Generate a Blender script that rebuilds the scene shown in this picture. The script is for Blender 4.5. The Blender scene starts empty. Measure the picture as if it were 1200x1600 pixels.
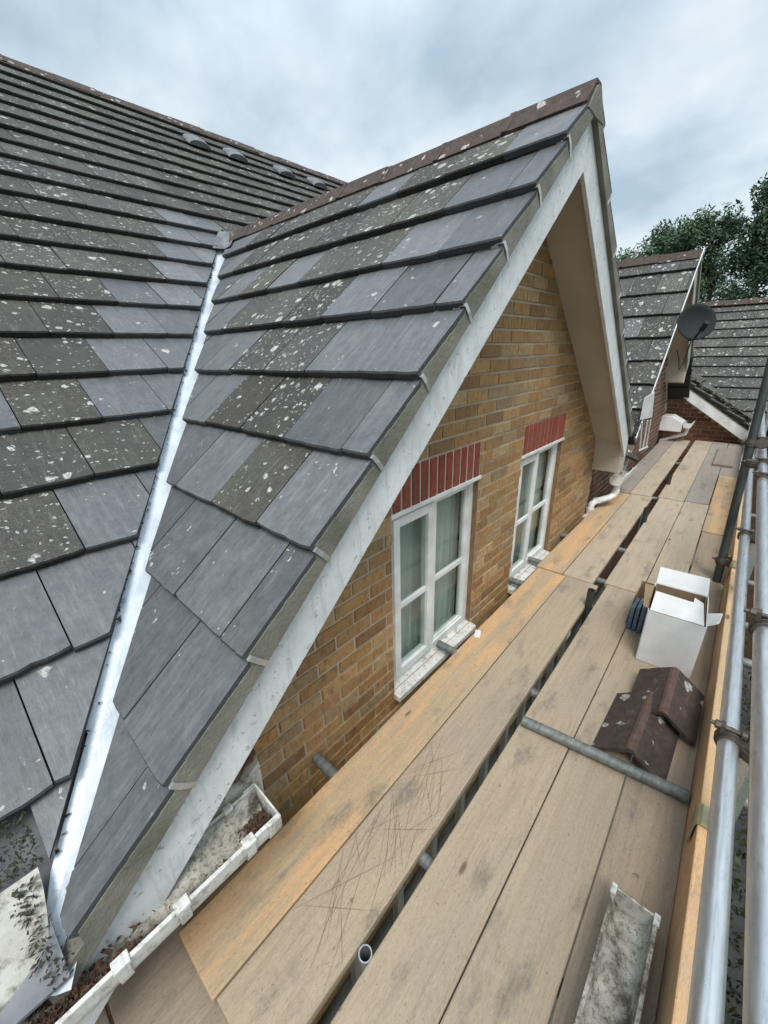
import bpy, bmesh, math, random
from mathutils import Vector, Matrix, noise
R = math.radians
random.seed(7)
SC = bpy.context.scene
COL = SC.collection

# ------------------------------------------------------------------ camera
cam = bpy.data.cameras.new('camera'); camo = bpy.data.objects.new('camera', cam); COL.objects.link(camo)
SC.camera = camo
right = Vector((0.67183086, -0.7402513, -0.02590962)); down = Vector((-0.2931443, -0.23360015, -0.92709082)); fwd = Vector((0.6802277, 0.63044348, -0.37394024))
m = Matrix((right, -down, -fwd)).transposed().to_4x4()
m.translation = Vector((0, 0, 1.69))
camo.matrix_world = m
cam.sensor_fit = 'VERTICAL'; cam.sensor_height = 36; cam.lens = 620.2336 / 1600 * 36
cam.clip_start = 0.02; cam.clip_end = 2000

# ------------------------------------------------------------------ world, sun, exposure
SUN_EL, SUN_AZ = 58, 215           # azimuth: direction the light comes from, degrees anticlockwise from +x
W = bpy.data.worlds.new('World'); SC.world = W; W.use_nodes = True
nt = W.node_tree; nt.nodes.clear()
def wn(t, **k):
    n = nt.nodes.new(t)
    for a, b in k.items(): setattr(n, a, b)
    return n
out = wn('ShaderNodeOutputWorld'); bg = wn('ShaderNodeBackground'); bg.inputs['Strength'].default_value = 0.1
sky = wn('ShaderNodeTexSky', sky_type='NISHITA'); sky.sun_disc = False
sky.sun_elevation = R(SUN_EL); sky.sun_rotation = R(90 - SUN_AZ)
sky.air_density = 1.2; sky.dust_density = 2.5
tc = wn('ShaderNodeTexCoord'); sep = wn('ShaderNodeSeparateXYZ'); nt.links.new(tc.outputs['Generated'], sep.inputs[0])
ad = wn('ShaderNodeMath', operation='ADD'); ad.inputs[1].default_value = 0.38
mx = wn('ShaderNodeMath', operation='MAXIMUM'); mx.inputs[1].default_value = 0.05
nt.links.new(sep.outputs['Z'], mx.inputs[0]); nt.links.new(mx.outputs[0], ad.inputs[0])
dx = wn('ShaderNodeMath', operation='DIVIDE'); dy = wn('ShaderNodeMath', operation='DIVIDE')
nt.links.new(sep.outputs['X'], dx.inputs[0]); nt.links.new(ad.outputs[0], dx.inputs[1])
nt.links.new(sep.outputs['Y'], dy.inputs[0]); nt.links.new(ad.outputs[0], dy.inputs[1])
cb = wn('ShaderNodeCombineXYZ'); nt.links.new(dx.outputs[0], cb.inputs[0]); nt.links.new(dy.outputs[0], cb.inputs[1])
n1 = wn('ShaderNodeTexNoise'); n1.inputs['Scale'].default_value = 1.9; n1.inputs['Detail'].default_value = 7; n1.inputs['Roughness'].default_value = 0.52; n1.inputs['Distortion'].default_value = 0.1
n2 = wn('ShaderNodeTexNoise'); n2.inputs['Scale'].default_value = 0.9; n2.inputs['Detail'].default_value = 5; n2.inputs['Roughness'].default_value = 0.5
mp = wn('ShaderNodeMapping'); mp.inputs['Location'].default_value = (3.3, 1.7, 0); mp.inputs['Scale'].default_value = (1.5, 1.2, 1)
nt.links.new(cb.outputs[0], mp.inputs[0]); nt.links.new(mp.outputs[0], n1.inputs['Vector']); nt.links.new(cb.outputs[0], n2.inputs['Vector'])
r1 = wn('ShaderNodeValToRGB')   # cloud brightness: grey-blue undersides to white
e = r1.color_ramp.elements
e[0].position = 0.34; e[0].color = (3.6, 4.7, 5.55, 1); e[1].position = 0.68; e[1].color = (7.2, 7.9, 8.35, 1)
x = r1.color_ramp.elements.new(0.5); x.color = (5.3, 6.2, 6.9, 1)
nt.links.new(n1.outputs['Fac'], r1.inputs[0])
r2 = wn('ShaderNodeValToRGB'); r2.color_ramp.elements[0].position = 0.42; r2.color_ramp.elements[0].color = (.80, .80, .80, 1); r2.color_ramp.elements[1].position = 0.6; r2.color_ramp.elements[1].color = (.97, .97, .97, 1)
nt.links.new(n2.outputs['Fac'], r2.inputs[0])
mixw = wn('ShaderNodeMix', data_type='RGBA')
nt.links.new(r2.outputs[0], mixw.inputs[0]); nt.links.new(sky.outputs[0], mixw.inputs[6]); nt.links.new(r1.outputs[0], mixw.inputs[7])
zr_ = wn('ShaderNodeMapRange'); zr_.inputs['From Min'].default_value = .42; zr_.inputs['From Max'].default_value = 1.0; zr_.inputs['To Min'].default_value = .69; zr_.inputs['To Max'].default_value = 1.35
nt.links.new(sep.outputs['Z'], zr_.inputs['Value']); vsc = wn('ShaderNodeVectorMath', operation='SCALE')     # an overcast sky is brighter overhead
nt.links.new(mixw.outputs[2], vsc.inputs[0]); nt.links.new(zr_.outputs[0], vsc.inputs['Scale']); nt.links.new(vsc.outputs[0], bg.inputs['Color']); nt.links.new(bg.outputs[0], out.inputs[0])

sun = bpy.data.lights.new('sun', 'SUN'); suno = bpy.data.objects.new('sun', sun); COL.objects.link(suno)
sun.energy = 1.5; sun.angle = R(24); sun.color = (1, .96, .9)
sd = Vector((math.cos(R(SUN_AZ)) * math.cos(R(SUN_EL)), math.sin(R(SUN_AZ)) * math.cos(R(SUN_EL)), math.sin(R(SUN_EL))))
suno.rotation_euler = sd.to_track_quat('Z', 'Y').to_euler(); suno.location = (0, -5, 12)
SC.view_settings.view_transform = 'Standard'; SC.view_settings.look = 'None'; SC.view_settings.exposure = 0.93; SC.view_settings.gamma = 1

# ------------------------------------------------------------------ material helpers
class NT:
    def __init__(s, name):
        s.m = bpy.data.materials.new(name); s.m.use_nodes = True; s.t = s.m.node_tree
        s.b = s.t.nodes['Principled BSDF']; s.tc = s.n('ShaderNodeTexCoord')
    def n(s, ty, **k):
        n = s.t.nodes.new(ty)
        for a, b in k.items(): setattr(n, a, b)
        return n
    def l(s, a, b): s.t.links.new(a, b)
    def coord(s, scale=(1, 1, 1), loc=(0, 0, 0), rand=False, rot=(0, 0, 0)):
        mp = s.n('ShaderNodeMapping'); mp.inputs['Scale'].default_value = scale; mp.inputs['Location'].default_value = loc; mp.inputs['Rotation'].default_value = rot
        s.l(s.tc.outputs['Object'], mp.inputs[0])
        if rand:
            oi = s.n('ShaderNodeObjectInfo'); mm = s.math('MULTIPLY', oi.outputs['Random'], 37.0)
            va = s.n('ShaderNodeVectorMath', operation='ADD'); s.l(mp.outputs[0], va.inputs[0]); s.l(mm, va.inputs[1]); return va.outputs[0]
        return mp.outputs[0]
    def math(s, op, a, b=None, clamp=False):
        n = s.n('ShaderNodeMath', operation=op); n.use_clamp = clamp
        for i, v in enumerate((a, b)):
            if v is None: continue
            if isinstance(v, (int, float)): n.inputs[i].default_value = v
            else: s.l(v, n.inputs[i])
        return n.outputs[0]
    def noise(s, scale, detail=4, rough=.55, vec=None, dist=0):
        n = s.n('ShaderNodeTexNoise'); n.inputs['Scale'].default_value = scale; n.inputs['Detail'].default_value = detail
        n.inputs['Roughness'].default_value = rough; n.inputs['Distortion'].default_value = dist
        s.l(vec if vec is not None else s.tc.outputs['Object'], n.inputs['Vector']); return n.outputs['Fac']
    def vor(s, scale, vec=None, rnd=1.0):
        n = s.n('ShaderNodeTexVoronoi'); n.inputs['Scale'].default_value = scale; n.inputs['Randomness'].default_value = rnd
        s.l(vec if vec is not None else s.tc.outputs['Object'], n.inputs['Vector']); return n
    def ramp(s, fac, stops):
        n = s.n('ShaderNodeValToRGB'); el = n.color_ramp.elements
        while len(el) < len(stops): el.new(.5)
        for e_, (p, c) in zip(el, stops):
            e_.position = p
            e_.color = (c, c, c, 1) if isinstance(c, (int, float)) else (*c, 1)
        s.l(fac, n.inputs[0]); return n.outputs[0]
    def mix(s, fac, a, b, mode='MIX'):
        n = s.n('ShaderNodeMix', data_type='RGBA', blend_type=mode)
        for i, v in ((0, fac), (6, a), (7, b)):
            if isinstance(v, (int, float)): n.inputs[i].default_value = v if i == 0 else (v, v, v, 1)
            elif isinstance(v, tuple): n.inputs[i].default_value = (*v, 1)
            else: s.l(v, n.inputs[i])
        return n.outputs[2]
    def attr(s, name='Col'):
        n = s.n('ShaderNodeVertexColor', layer_name=name); sp = s.n('ShaderNodeSeparateColor'); s.l(n.outputs[0], sp.inputs[0]); return n.outputs[0], sp.outputs
    def done(s, color, rough=.7, metal=0, bump=None, bs=.3, bd=.004, spec=None):
        for k, v in (('Base Color', color), ('Roughness', rough), ('Metallic', metal), ('Specular IOR Level', spec)):
            if v is None: continue
            if isinstance(v, tuple): s.b.inputs[k].default_value = (*v, 1)
            elif isinstance(v, (int, float)): s.b.inputs[k].default_value = v
            else: s.l(v, s.b.inputs[k])
        if bump is not None:
            n = s.n('ShaderNodeBump'); n.inputs['Strength'].default_value = bs; n.inputs['Distance'].default_value = bd
            s.l(bump, n.inputs['Height']); s.l(n.outputs[0], s.b.inputs['Normal'])
        return s.m

def simple(name, c, rough=.6, metal=0, var=.25, scale=9, bump=.15):
    t = NT(name); f = t.noise(scale, 6, .6)
    c2 = tuple(v * (1 - var) for v in c)
    f2 = t.noise(scale * 9, 4)
    return t.done(t.mix(t.ramp(f, [(.3, 0.0), (.7, 1.0)]), c2, c), t.ramp(f2, [(.3, max(0, rough - .1)), (.7, min(1, rough + .1))]), metal, f2, bump, .003)

# tiles: Col.r = 1 new slate, 0 old concrete; Col.g random; Col.b lichen amount
t = NT('roof_tile'); _, ch = t.attr()
fine = t.noise(210, 3, .7); med = t.noise(16, 6, .65); big = t.noise(2.3, 3)
gn = t.n('ShaderNodeNewGeometry'); gs_ = t.n('ShaderNodeSeparateXYZ'); t.l(gn.outputs['True Normal'], gs_.inputs[0]); gab = t.math('GREATER_THAN', t.math('ABSOLUTE', gs_.outputs[0]), .3)
def slope(sc, hi, lo, det=6, rough=.65):      # noise drawn out down the slope
    return t.mix(gab, t.noise(sc, det, rough, t.coord((hi, lo, lo))), t.noise(sc, det, rough, t.coord((lo, hi, lo))))
streak = slope(5, 11, 1.3); fstreak = slope(16, 9, 1.0, 4); salt = t.noise(330, 2, .8); mid2 = t.noise(55, 5, .75)
old = t.mix(t.ramp(med, [(.28, 0.0), (.72, 1.0)]), (.040, .037, .032), (.088, .081, .069))
old = t.mix(1.0, old, t.ramp(mid2, [(.3, (.62, .62, .62)), (.5, (1, 1, 1)), (.72, (1.5, 1.48, 1.42))]), 'MULTIPLY')
old = t.mix(t.ramp(fine, [(.40, 0.0), (.60, .85)]), old, (.020, .019, .017))
old = t.mix(t.ramp(salt, [(.58, 0.0), (.68, .55)]), old, (.20, .195, .18))
old = t.mix(t.ramp(big, [(.45, 0.0), (.7, .4)]), old, (.092, .092, .064))
old = t.mix(t.ramp(streak, [(.56, 0.0), (.74, .5)]), old, (.15, .145, .13))
new = t.mix(t.ramp(med, [(.28, 0.0), (.72, 1.0)]), (.074, .079, .084), (.118, .125, .131))
new = t.mix(1.0, new, t.ramp(mid2, [(.3, (.80, .80, .80)), (.5, (1, 1, 1)), (.7, (1.2, 1.2, 1.2))]), 'MULTIPLY')
new = t.mix(t.ramp(streak, [(.49, 0.0), (.74, .42)]), new, (.22, .225, .225))
new = t.mix(t.ramp(fstreak, [(.58, 0.0), (.72, .32)]), new, (.26, .26, .255))
new = t.mix(t.ramp(slope(6, 8, 1.2), [(.56, 0.0), (.72, .5)]), new, (.075, .08, .083))
new = t.mix(t.ramp(t.noise(3.4, 5, .7), [(.57, 0.0), (.70, .40)]), new, (.19, .185, .17))
new = t.mix(t.ramp(fine, [(.56, 0.0), (.68, .45)]), new, (.085, .09, .092))
base = t.mix(ch[0], old, new)
base = t.mix(1.0, base, t.ramp(ch[1], [(0, (.74, .73, .72)), (.5, (1, 1, 1)), (1, (1.26, 1.25, 1.23))]), 'MULTIPLY')
wv = t.n('ShaderNodeVectorMath', operation='ADD'); t.l(t.tc.outputs['Object'], wv.inputs[0])
wn3 = t.n('ShaderNodeTexNoise'); wn3.inputs['Scale'].default_value = 30; wn3.inputs['Detail'].default_value = 3; t.l(t.tc.outputs['Object'], wn3.inputs['Vector'])
vs = t.n('ShaderNodeVectorMath', operation='SCALE'); vs.inputs['Scale'].default_value = .045; t.l(wn3.outputs['Color'], vs.inputs[0]); t.l(vs.outputs[0], wv.inputs[1])
def spots(scale, rmin, rmax, keep):
    v = t.vor(scale, wv.outputs[0]); sp = t.n('ShaderNodeSeparateColor'); t.l(v.outputs['Color'], sp.inputs[0])
    rad = t.math('ADD', t.math('MULTIPLY', sp.outputs[0], rmax - rmin), rmin)
    ins = t.math('SUBTRACT', rad, v.outputs['Distance']); ins = t.math('MULTIPLY', ins, 9, True)
    k = t.math('GREATER_THAN', t.math('ADD', t.math('MULTIPLY', ch[2], keep), t.math('MULTIPLY', t.math('SUBTRACT', t.noise(7, 2), .5), keep * 1.6)), sp.outputs[1])
    core = t.math('SUBTRACT', 1.0, t.math('MULTIPLY', t.math('MULTIPLY', t.math('SUBTRACT', t.math('MULTIPLY', rad, .55), v.outputs['Distance']), 9, True), .55))   # ringed patches, greyer inside
    return t.math('MULTIPLY', t.math('MULTIPLY', ins, k), core)
sp_ = t.math('MAXIMUM', spots(14, .06, .42, .5), t.math('MAXIMUM', spots(27, .10, .42, .4), t.math('MULTIPLY', spots(60, .12, .45, .5), .8)))
lc = t.mix(t.noise(120, 2), (.34, .35, .32), (.64, .65, .62))
base = t.mix(t.math('MULTIPLY', sp_, t.ramp(t.noise(140, 3, .7), [(.32, .15), (.52, 1.0)])), base, lc)
y_ = spots(31, .08, .26, .12)
base = t.mix(t.math('MULTIPLY', y_, .7), base, (.30, .25, .09))
bh = t.math('ADD', t.math('MULTIPLY', fine, t.ramp(ch[0], [(0, 1.0), (1, .25)])), t.math('MULTIPLY', streak, .5))
M = {}
M['tile'] = t.done(base, t.ramp(ch[0], [(0, .86), (1, .44)]), 0, bh, .5, .004)

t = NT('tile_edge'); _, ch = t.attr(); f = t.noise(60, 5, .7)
M['tedge'] = t.done(t.mix(ch[0], t.mix(t.ramp(f, [(.35, 0.0), (.7, 1.0)]), (.010, .0095, .008), (.034, .031, .026)), t.mix(f, (.03, .032, .034), (.08, .084, .088))), .95, 0, f, .8, .006)  # dirty mossy edges, plus the shadow under each course painted into the colour
t = NT('brick'); col, ch = t.attr()
f = t.noise(28, 6, .65); g = t.noise(130, 3, .7); bigv = t.noise(1.4, 4)
c = t.mix(1.0, col, t.ramp(f, [(.25, (.62, .6, .58)), (.5, (1, 1, 1)), (.8, (1.22, 1.2, 1.15))]), 'MULTIPLY')
cre = t.noise(34, 6, .75, t.coord((1.5, 1.5, .42)), .5); c = t.mix(1.0, c, t.ramp(cre, [(.32, (.55, .52, .5)), (.48, (1, 1, 1)), (.7, (1.18, 1.17, 1.15))]), 'MULTIPLY')
c = t.mix(t.ramp(g, [(.62, 0.0), (.70, .75)]), c, (.05, .035, .025))
c = t.mix(t.ramp(bigv, [(.48, 0.0), (.72, .35)]), c, (.17, .145, .105))
c = t.mix(t.ramp(t.noise(40, 3), [(.68, 0.0), (.78, .4)]), c, (.45, .40, .32))
M['brick'] = t.done(c, .9, 0, t.math('ADD', cre, t.math('MULTIPLY', g, .5)), .8, .008)
t = NT('mortar'); f = t.noise(90, 4)
M['mortar'] = t.done(t.mix(t.ramp(t.noise(2, 4), [(.35, 0.0), (.65, 1.0)]), (.33, .275, .20), (.47, .405, .31)), .95, 0, f, .5, .004)
t = NT('verge_mortar'); f = t.noise(70, 5, .7)
c = t.mix(t.ramp(t.noise(6, 5), [(.35, 0.0), (.65, 1.0)]), (.135, .132, .10), (.225, .215, .18)); c = t.mix(t.ramp(f, [(.6, 0.0), (.72, .6)]), c, (.32, .32, .29))
M['vmortar'] = t.done(c, .95, 0, f, .8, .006)
# weathered white painted timber
t = NT('weathered_paint'); v = t.coord((3, 3, 3)); f = t.noise(7, 7, .7, t.coord((1, 1, 1))); sc_ = t.noise(34, 5, .7); st = t.noise(5, 6, .65, t.coord((9, 9, 1.3)))
c = t.mix(t.ramp(f, [(.32, 0.0), (.66, 1.0)]), (.55, .565, .565), (.72, .735, .74))
c = t.mix(t.ramp(st, [(.52, 0.0), (.74, .6)]), c, (.34, .35, .335))
c = t.mix(t.ramp(sc_, [(.60, 0.0), (.68, .75)]), c, (.24, .235, .215))
c = t.mix(t.ramp(t.vor(23).outputs['Distance'], [(.06, .55), (.1, 0.0)]), c, (.12, .115, .10))
M['paint'] = t.done(c, .6, 0, sc_, .25, .003)
t = NT('dirty_paint'); f = t.noise(5, 6, .7); f2 = t.noise(26, 5, .7)
c = t.mix(t.ramp(f, [(.35, 0.0), (.65, 1.0)]), (.30, .28, .23), (.55, .54, .50)); c = t.mix(t.ramp(f2, [(.50, 0.0), (.64, .85)]), c, (.12, .105, .075))
M['dpaint'] = t.done(c, .75, 0, f2, .4, .004)
t = NT('soffit_board'); f = t.noise(2.2, 5); f2 = t.noise(60, 3)
c = t.mix(t.ramp(f, [(.3, 0.0), (.7, 1.0)]), (.40, .345, .275), (.50, .445, .37)); c = t.mix(t.ramp(t.noise(11, 5, .7, t.coord((1, 3, 1))), [(.64, 0.0), (.75, .35)]), c, (.20, .17, .13))
M['soffit'] = t.done(c, .7, 0, f2, .1, .002)
t = NT('white_upvc'); f = t.noise(6, 5); c = t.mix(t.ramp(f, [(.35, 0.0), (.62, 1.0)]), (.60, .60, .57), (.78, .79, .78)); c = t.mix(t.ramp(t.noise(40, 4), [(.68, 0.0), (.76, .4)]), c, (.33, .31, .27))
M['upvc'] = t.done(c, t.ramp(f, [(.3, .42), (.7, .28)]))
t = NT('grimy_pvc'); f = t.noise(7, 6, .7); f2 = t.noise(24, 6, .75); f3 = t.noise(9, 5, .7, t.coord((5, 1, .6)))
c = t.mix(t.ramp(f, [(.32, 0.0), (.66, 1.0)]), (.50, .49, .45), (.72, .72, .70)); c = t.mix(t.ramp(f2, [(.50, 0.0), (.66, .85)]), c, (.19, .175, .135)); c = t.mix(t.ramp(f3, [(.54, 0.0), (.7, .5)]), c, (.24, .22, .17))
M['gpvc'] = t.done(c, .55, 0, f2, .3, .003)
t = NT('valley_lining'); f = t.noise(9, 5, .6); f2 = t.noise(45, 4)
c = t.mix(t.ramp(f, [(.35, 0.0), (.65, 1.0)]), (.52, .58, .63), (.66, .72, .77)); c = t.mix(t.ramp(t.noise(14, 6, .75), [(.66, 0.0), (.73, .6)]), c, (.22, .23, .23))
M['valley'] = t.done(c, .42, .1, f, .5, .02)
t = NT('lead'); f = t.noise(10, 5); M['lead'] = t.done(t.mix(t.ramp(f, [(.3, 0.0), (.7, 1.0)]), (.09, .095, .105), (.20, .21, .225)), .6, .1, f, .4, .01)
t = NT('gutter_silt'); f = t.noise(13, 7, .7); f2 = t.noise(75, 4, .7)
c = t.mix(t.ramp(f, [(.38, 0.0), (.5, .55), (.66, 1.0)]), (.075, .065, .045), (.52, .50, .44)); c = t.mix(t.ramp(f2, [(.52, 0.0), (.64, .8)]), c, (.11, .10, .065))
c = t.mix(t.ramp(t.noise(5, 4), [(.55, 0.0), (.66, .8)]), c, (.56, .57, .54))
M['silt'] = t.done(c, .92, 0, t.math('ADD', f, f2), .9, .01)
t = NT('glass'); gl = t.n('ShaderNodeBsdfGlossy'); gl.inputs['Roughness'].default_value = .015; tr = t.n('ShaderNodeBsdfTransparent'); tr.inputs[0].default_value = (.84, .89, .88, 1)
fr = t.n('ShaderNodeFresnel'); fr.inputs[0].default_value = 1.5; ge = t.n('ShaderNodeNewGeometry'); ff = t.math('MULTIPLY', fr.outputs[0], t.math('SUBTRACT', 1.0, ge.outputs['Backfacing'])); ms = t.n('ShaderNodeMixShader'); t.l(ff, ms.inputs[0]); t.l(tr.outputs[0], ms.inputs[1]); t.l(gl.outputs[0], ms.inputs[2])
t.l(ms.outputs[0], t.t.nodes['Material Output'].inputs[0]); M['glass'] = t.m
t = NT('net_curtain'); f = t.noise(5, 4, .6, t.coord((7, 1, .6))); M['curtain'] = t.done(t.mix(t.ramp(f, [(.3, 0.0), (.7, 1.0)]), (.54, .55, .51), (.62, .63, .59)), .9, 0, f, .6, .03)
M['dark'] = simple('dark_interior', (.02, .022, .022), .8)
# timber boards: Col = board tint
t = NT('scaffold_timber'); col, ch = t.attr()
vr = t.coord((1, 1, 1), rand=True)
grain = t.noise(3.2, 8, .68, t.coord((1.1, 22, 22), rand=True), .6); fg = t.noise(7, 5, .7, t.coord((2.2, 80, 80), rand=True)); blot = t.noise(3.4, 5, .62, t.coord((1.0, 2.4, 1), rand=True)); blot2 = t.noise(1.5, 5, .6, t.coord((.9, 2.2, 1), loc=(5, 9, 1), rand=True)); spk = t.noise(95, 3, .7, vr)
c = t.mix(1.0, col, t.ramp(grain, [(.28, (.80, .78, .75)), (.5, (1, 1, 1)), (.72, (1.12, 1.11, 1.09))]), 'MULTIPLY')
rb = t.math('MULTIPLY', t.math('SUBTRACT', t.math('SUBTRACT', ch[0], ch[2]), .205), 200, True); ora = t.noise(2.0, 5, .6, t.coord((.5, 5.5, 1), rand=True))
c = t.mix(t.math('MULTIPLY', rb, t.ramp(ora, [(.45, 0.0), (.58, .85)])), c, (.56, .335, .165))
c = t.mix(t.ramp(blot2, [(.52, 0.0), (.68, .5)]), c, (.27, .23, .18))
c = t.mix(t.math('MULTIPLY', t.ramp(blot, [(.555, 0.0), (.68, .75)]), t.ramp(t.noise(38, 5, .75, vr), [(.36, .35), (.6, 1.0)])), c, (.135, .122, .105))
c = t.mix(1.0, c, t.ramp(t.noise(150, 4, .75, t.coord((.45, 1.6, 1), rand=True)), [(.3, (.80, .79, .77)), (.5, (1, 1, 1)), (.7, (1.13, 1.12, 1.10))]), 'MULTIPLY')
c = t.mix(t.ramp(fg, [(.62, 0.0), (.74, .4)]), c, (.13, .09, .05))
c = t.mix(t.ramp(spk, [(.62, 0.0), (.70, .65)]), c, (.12, .092, .068))
c = t.mix(t.ramp(t.noise(13, 4, .6, vr), [(.70, 0.0), (.75, .7)]), c, (.10, .085, .07))
kn = t.vor(1.6, t.coord((1, 3.0, 1), rand=True)); c = t.mix(t.ramp(kn.outputs['Distance'], [(.035, .8), (.06, 0.0)]), c, (.10, .055, .03))
M['board'] = t.done(c, .85, 0, t.math('ADD', grain, t.math('MULTIPLY', fg, .6)), .35, .004)
t = NT('sawdust_streak'); M['saw'] = t.done((.215, .165, .115), .9)
t = NT('galvanised_steel'); f = t.noise(8, 5, .6, t.coord((1.2, 14, 14), rand=True)); f2 = t.noise(38, 6, .75, t.coord((.5, 1, 1), rand=True))
c = t.mix(t.ramp(f, [(.35, 0.0), (.65, 1.0)]), (.50, .52, .53), (.66, .68, .69)); c = t.mix(t.ramp(f2, [(.58, 0.0), (.70, .6)]), c, (.27, .28, .28))
M['galv'] = t.done(c, t.ramp(f2, [(.35, .26), (.65, .42)]), .85, f2, .12, .002)
t = NT('weathered_tube'); f = t.noise(7, 6, .65, t.coord((2, 7, 7), rand=True)); f2 = t.noise(45, 4, .7)
c = t.mix(t.ramp(f, [(.35, 0.0), (.65, 1.0)]), (.105, .115, .11), (.21, .225, .21)); c = t.mix(t.ramp(f2, [(.62, 0.0), (.72, .6)]), c, (.34, .35, .33))
M['tube'] = t.done(c, .6, .3, f2, .3, .003)
M['dtube'] = simple('dark_green_tube', (.05, .062, .056), .5, .3, .4, 12)
M['rust'] = simple('coupler_steel', (.125, .105, .085), .55, .6, .5, 40, .3)
M['zinc'] = simple('zinc_clip', (.40, .36, .20), .4, .5, .4, 20)
M['clip'] = simple('alloy_clip', (.62, .63, .62), .35, .6, .3, 30)
t = NT('white_card'); f = t.noise(9, 4); f2 = t.noise(160, 3, .6, t.coord((1, 1, .2))); M['card'] = t.done(t.mix(t.ramp(f, [(.35, 0.0), (.7, 1.0)]), (.60, .60, .59), (.70, .70, .69)), .75, 0, f2, .1, .002)
t = NT('brown_card'); f = t.noise(20, 4); M['brown'] = t.done(t.mix(f, (.20, .135, .075), (.29, .20, .12)), .85, 0, t.noise(120, 2, .5, t.coord((1, 1, .1))), .2, .002)
t = NT('clay_ridge'); f = t.noise(22, 6, .7); f2 = t.noise(150, 3, .7)
c = t.mix(t.ramp(f, [(.32, 0.0), (.7, 1.0)]), (.036, .029, .025), (.105, .068, .054)); c = t.mix(t.ramp(f2, [(.55, 0.0), (.68, .6)]), c, (.035, .027, .024))
dn = t.n('ShaderNodeTexNoise'); dn.inputs['Scale'].default_value = 26; dn.inputs['Detail'].default_value = 4; t.l(t.tc.outputs['Object'], dn.inputs['Vector']); dv = t.n('ShaderNodeVectorMath', operation='SCALE'); dv.inputs['Scale'].default_value = .06; t.l(dn.outputs['Color'], dv.inputs[0]); da = t.n('ShaderNodeVectorMath', operation='ADD'); t.l(t.tc.outputs['Object'], da.inputs[0]); t.l(dv.outputs[0], da.inputs[1])
vv = t.vor(15, da.outputs[0]); vsp = t.n('ShaderNodeSeparateColor'); t.l(vv.outputs['Color'], vsp.inputs[0]); rad = t.math('MULTIPLY', t.math('POWER', vsp.outputs[0], 1.5), .42)
c = t.mix(t.math('MULTIPLY', t.math('MULTIPLY', t.math('SUBTRACT', rad, vv.outputs['Distance']), 12, True), t.ramp(t.noise(90, 3, .7), [(.35, .2), (.55, .95)])), c, (.50, .49, .45))
sm = t.noise(7, 6, .7, t.coord((1, 2.6, 1))); c = t.mix(t.ramp(sm, [(.60, 0.0), (.72, .45)]), c, (.26, .22, .19))
M['clay'] = t.done(c, .9, 0, t.math('ADD', f, f2), .7, .006)
M['clayedge'] = simple('worn_clay_edge', (.15, .088, .068), .85, 0, .5, 30, .5)
M['dbrick'] = simple('dark_brickwork', (.10, .055, .035), .9, 0, .4, 9, .4)
M['alu'] = simple('aluminium', (.55, .58, .60), .35, .8, .2, 20)
M['dish'] = simple('dark_dish', (.014, .017, .020), .85, 0, .3, 10)
M['blue'] = simple('blue_wrap', (.12, .20, .30), .35, 0, .5, 60)
M['brownwood'] = simple('bare_timber', (.17, .085, .045), .8, 0, .5, 14, .4)
t = NT('leaf_litter'); f = t.noise(60, 5, .7); M['litter'] = t.done(t.mix(t.ramp(f, [(.35, 0.0), (.65, 1.0)]), (.022, .014, .009), (.13, .065, .038)), .9, 0, f, .8, .006)
t = NT('moss'); f = t.noise(60, 5, .7); M['moss'] = t.done(t.mix(t.ramp(f, [(.35, 0.0), (.65, 1.0)]), (.02, .018, .012), (.07, .062, .035)), .95, 0, f, .8, .006)
t = NT('leaves'); col, ch = t.attr(); M['leaf'] = t.done(col, .6, 0); t.b.inputs['Specular IOR Level'].default_value = .3
M['bark'] = simple('bark', (.09, .07, .05), .9, 0, .5, 12, .6)
t = NT('ground_grass'); f = t.noise(.9, 6, .7); f2 = t.noise(14, 4); M['ground'] = t.done(t.mix(t.ramp(f, [(.35, 0.0), (.65, 1.0)]), (.035, .05, .02), (.07, .085, .035)), .95, 0, f2, .8, .05)
t = NT('paving'); br = t.n('ShaderNodeTexBrick'); t.l(t.coord((2, 2, 2)), br.inputs[0]); br.inputs['Color1'].default_value = (.05, .05, .05, 1); br.inputs['Color2'].default_value = (.075, .072, .07, 1); br.inputs['Mortar'].default_value = (.04, .04, .04, 1); br.inputs['Mortar Size'].default_value = .012
M['paving'] = t.done(t.mix(.5, br.outputs[0], t.mix(t.noise(3, 5), (.05, .05, .05), (.14, .14, .135))), .9)

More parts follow.
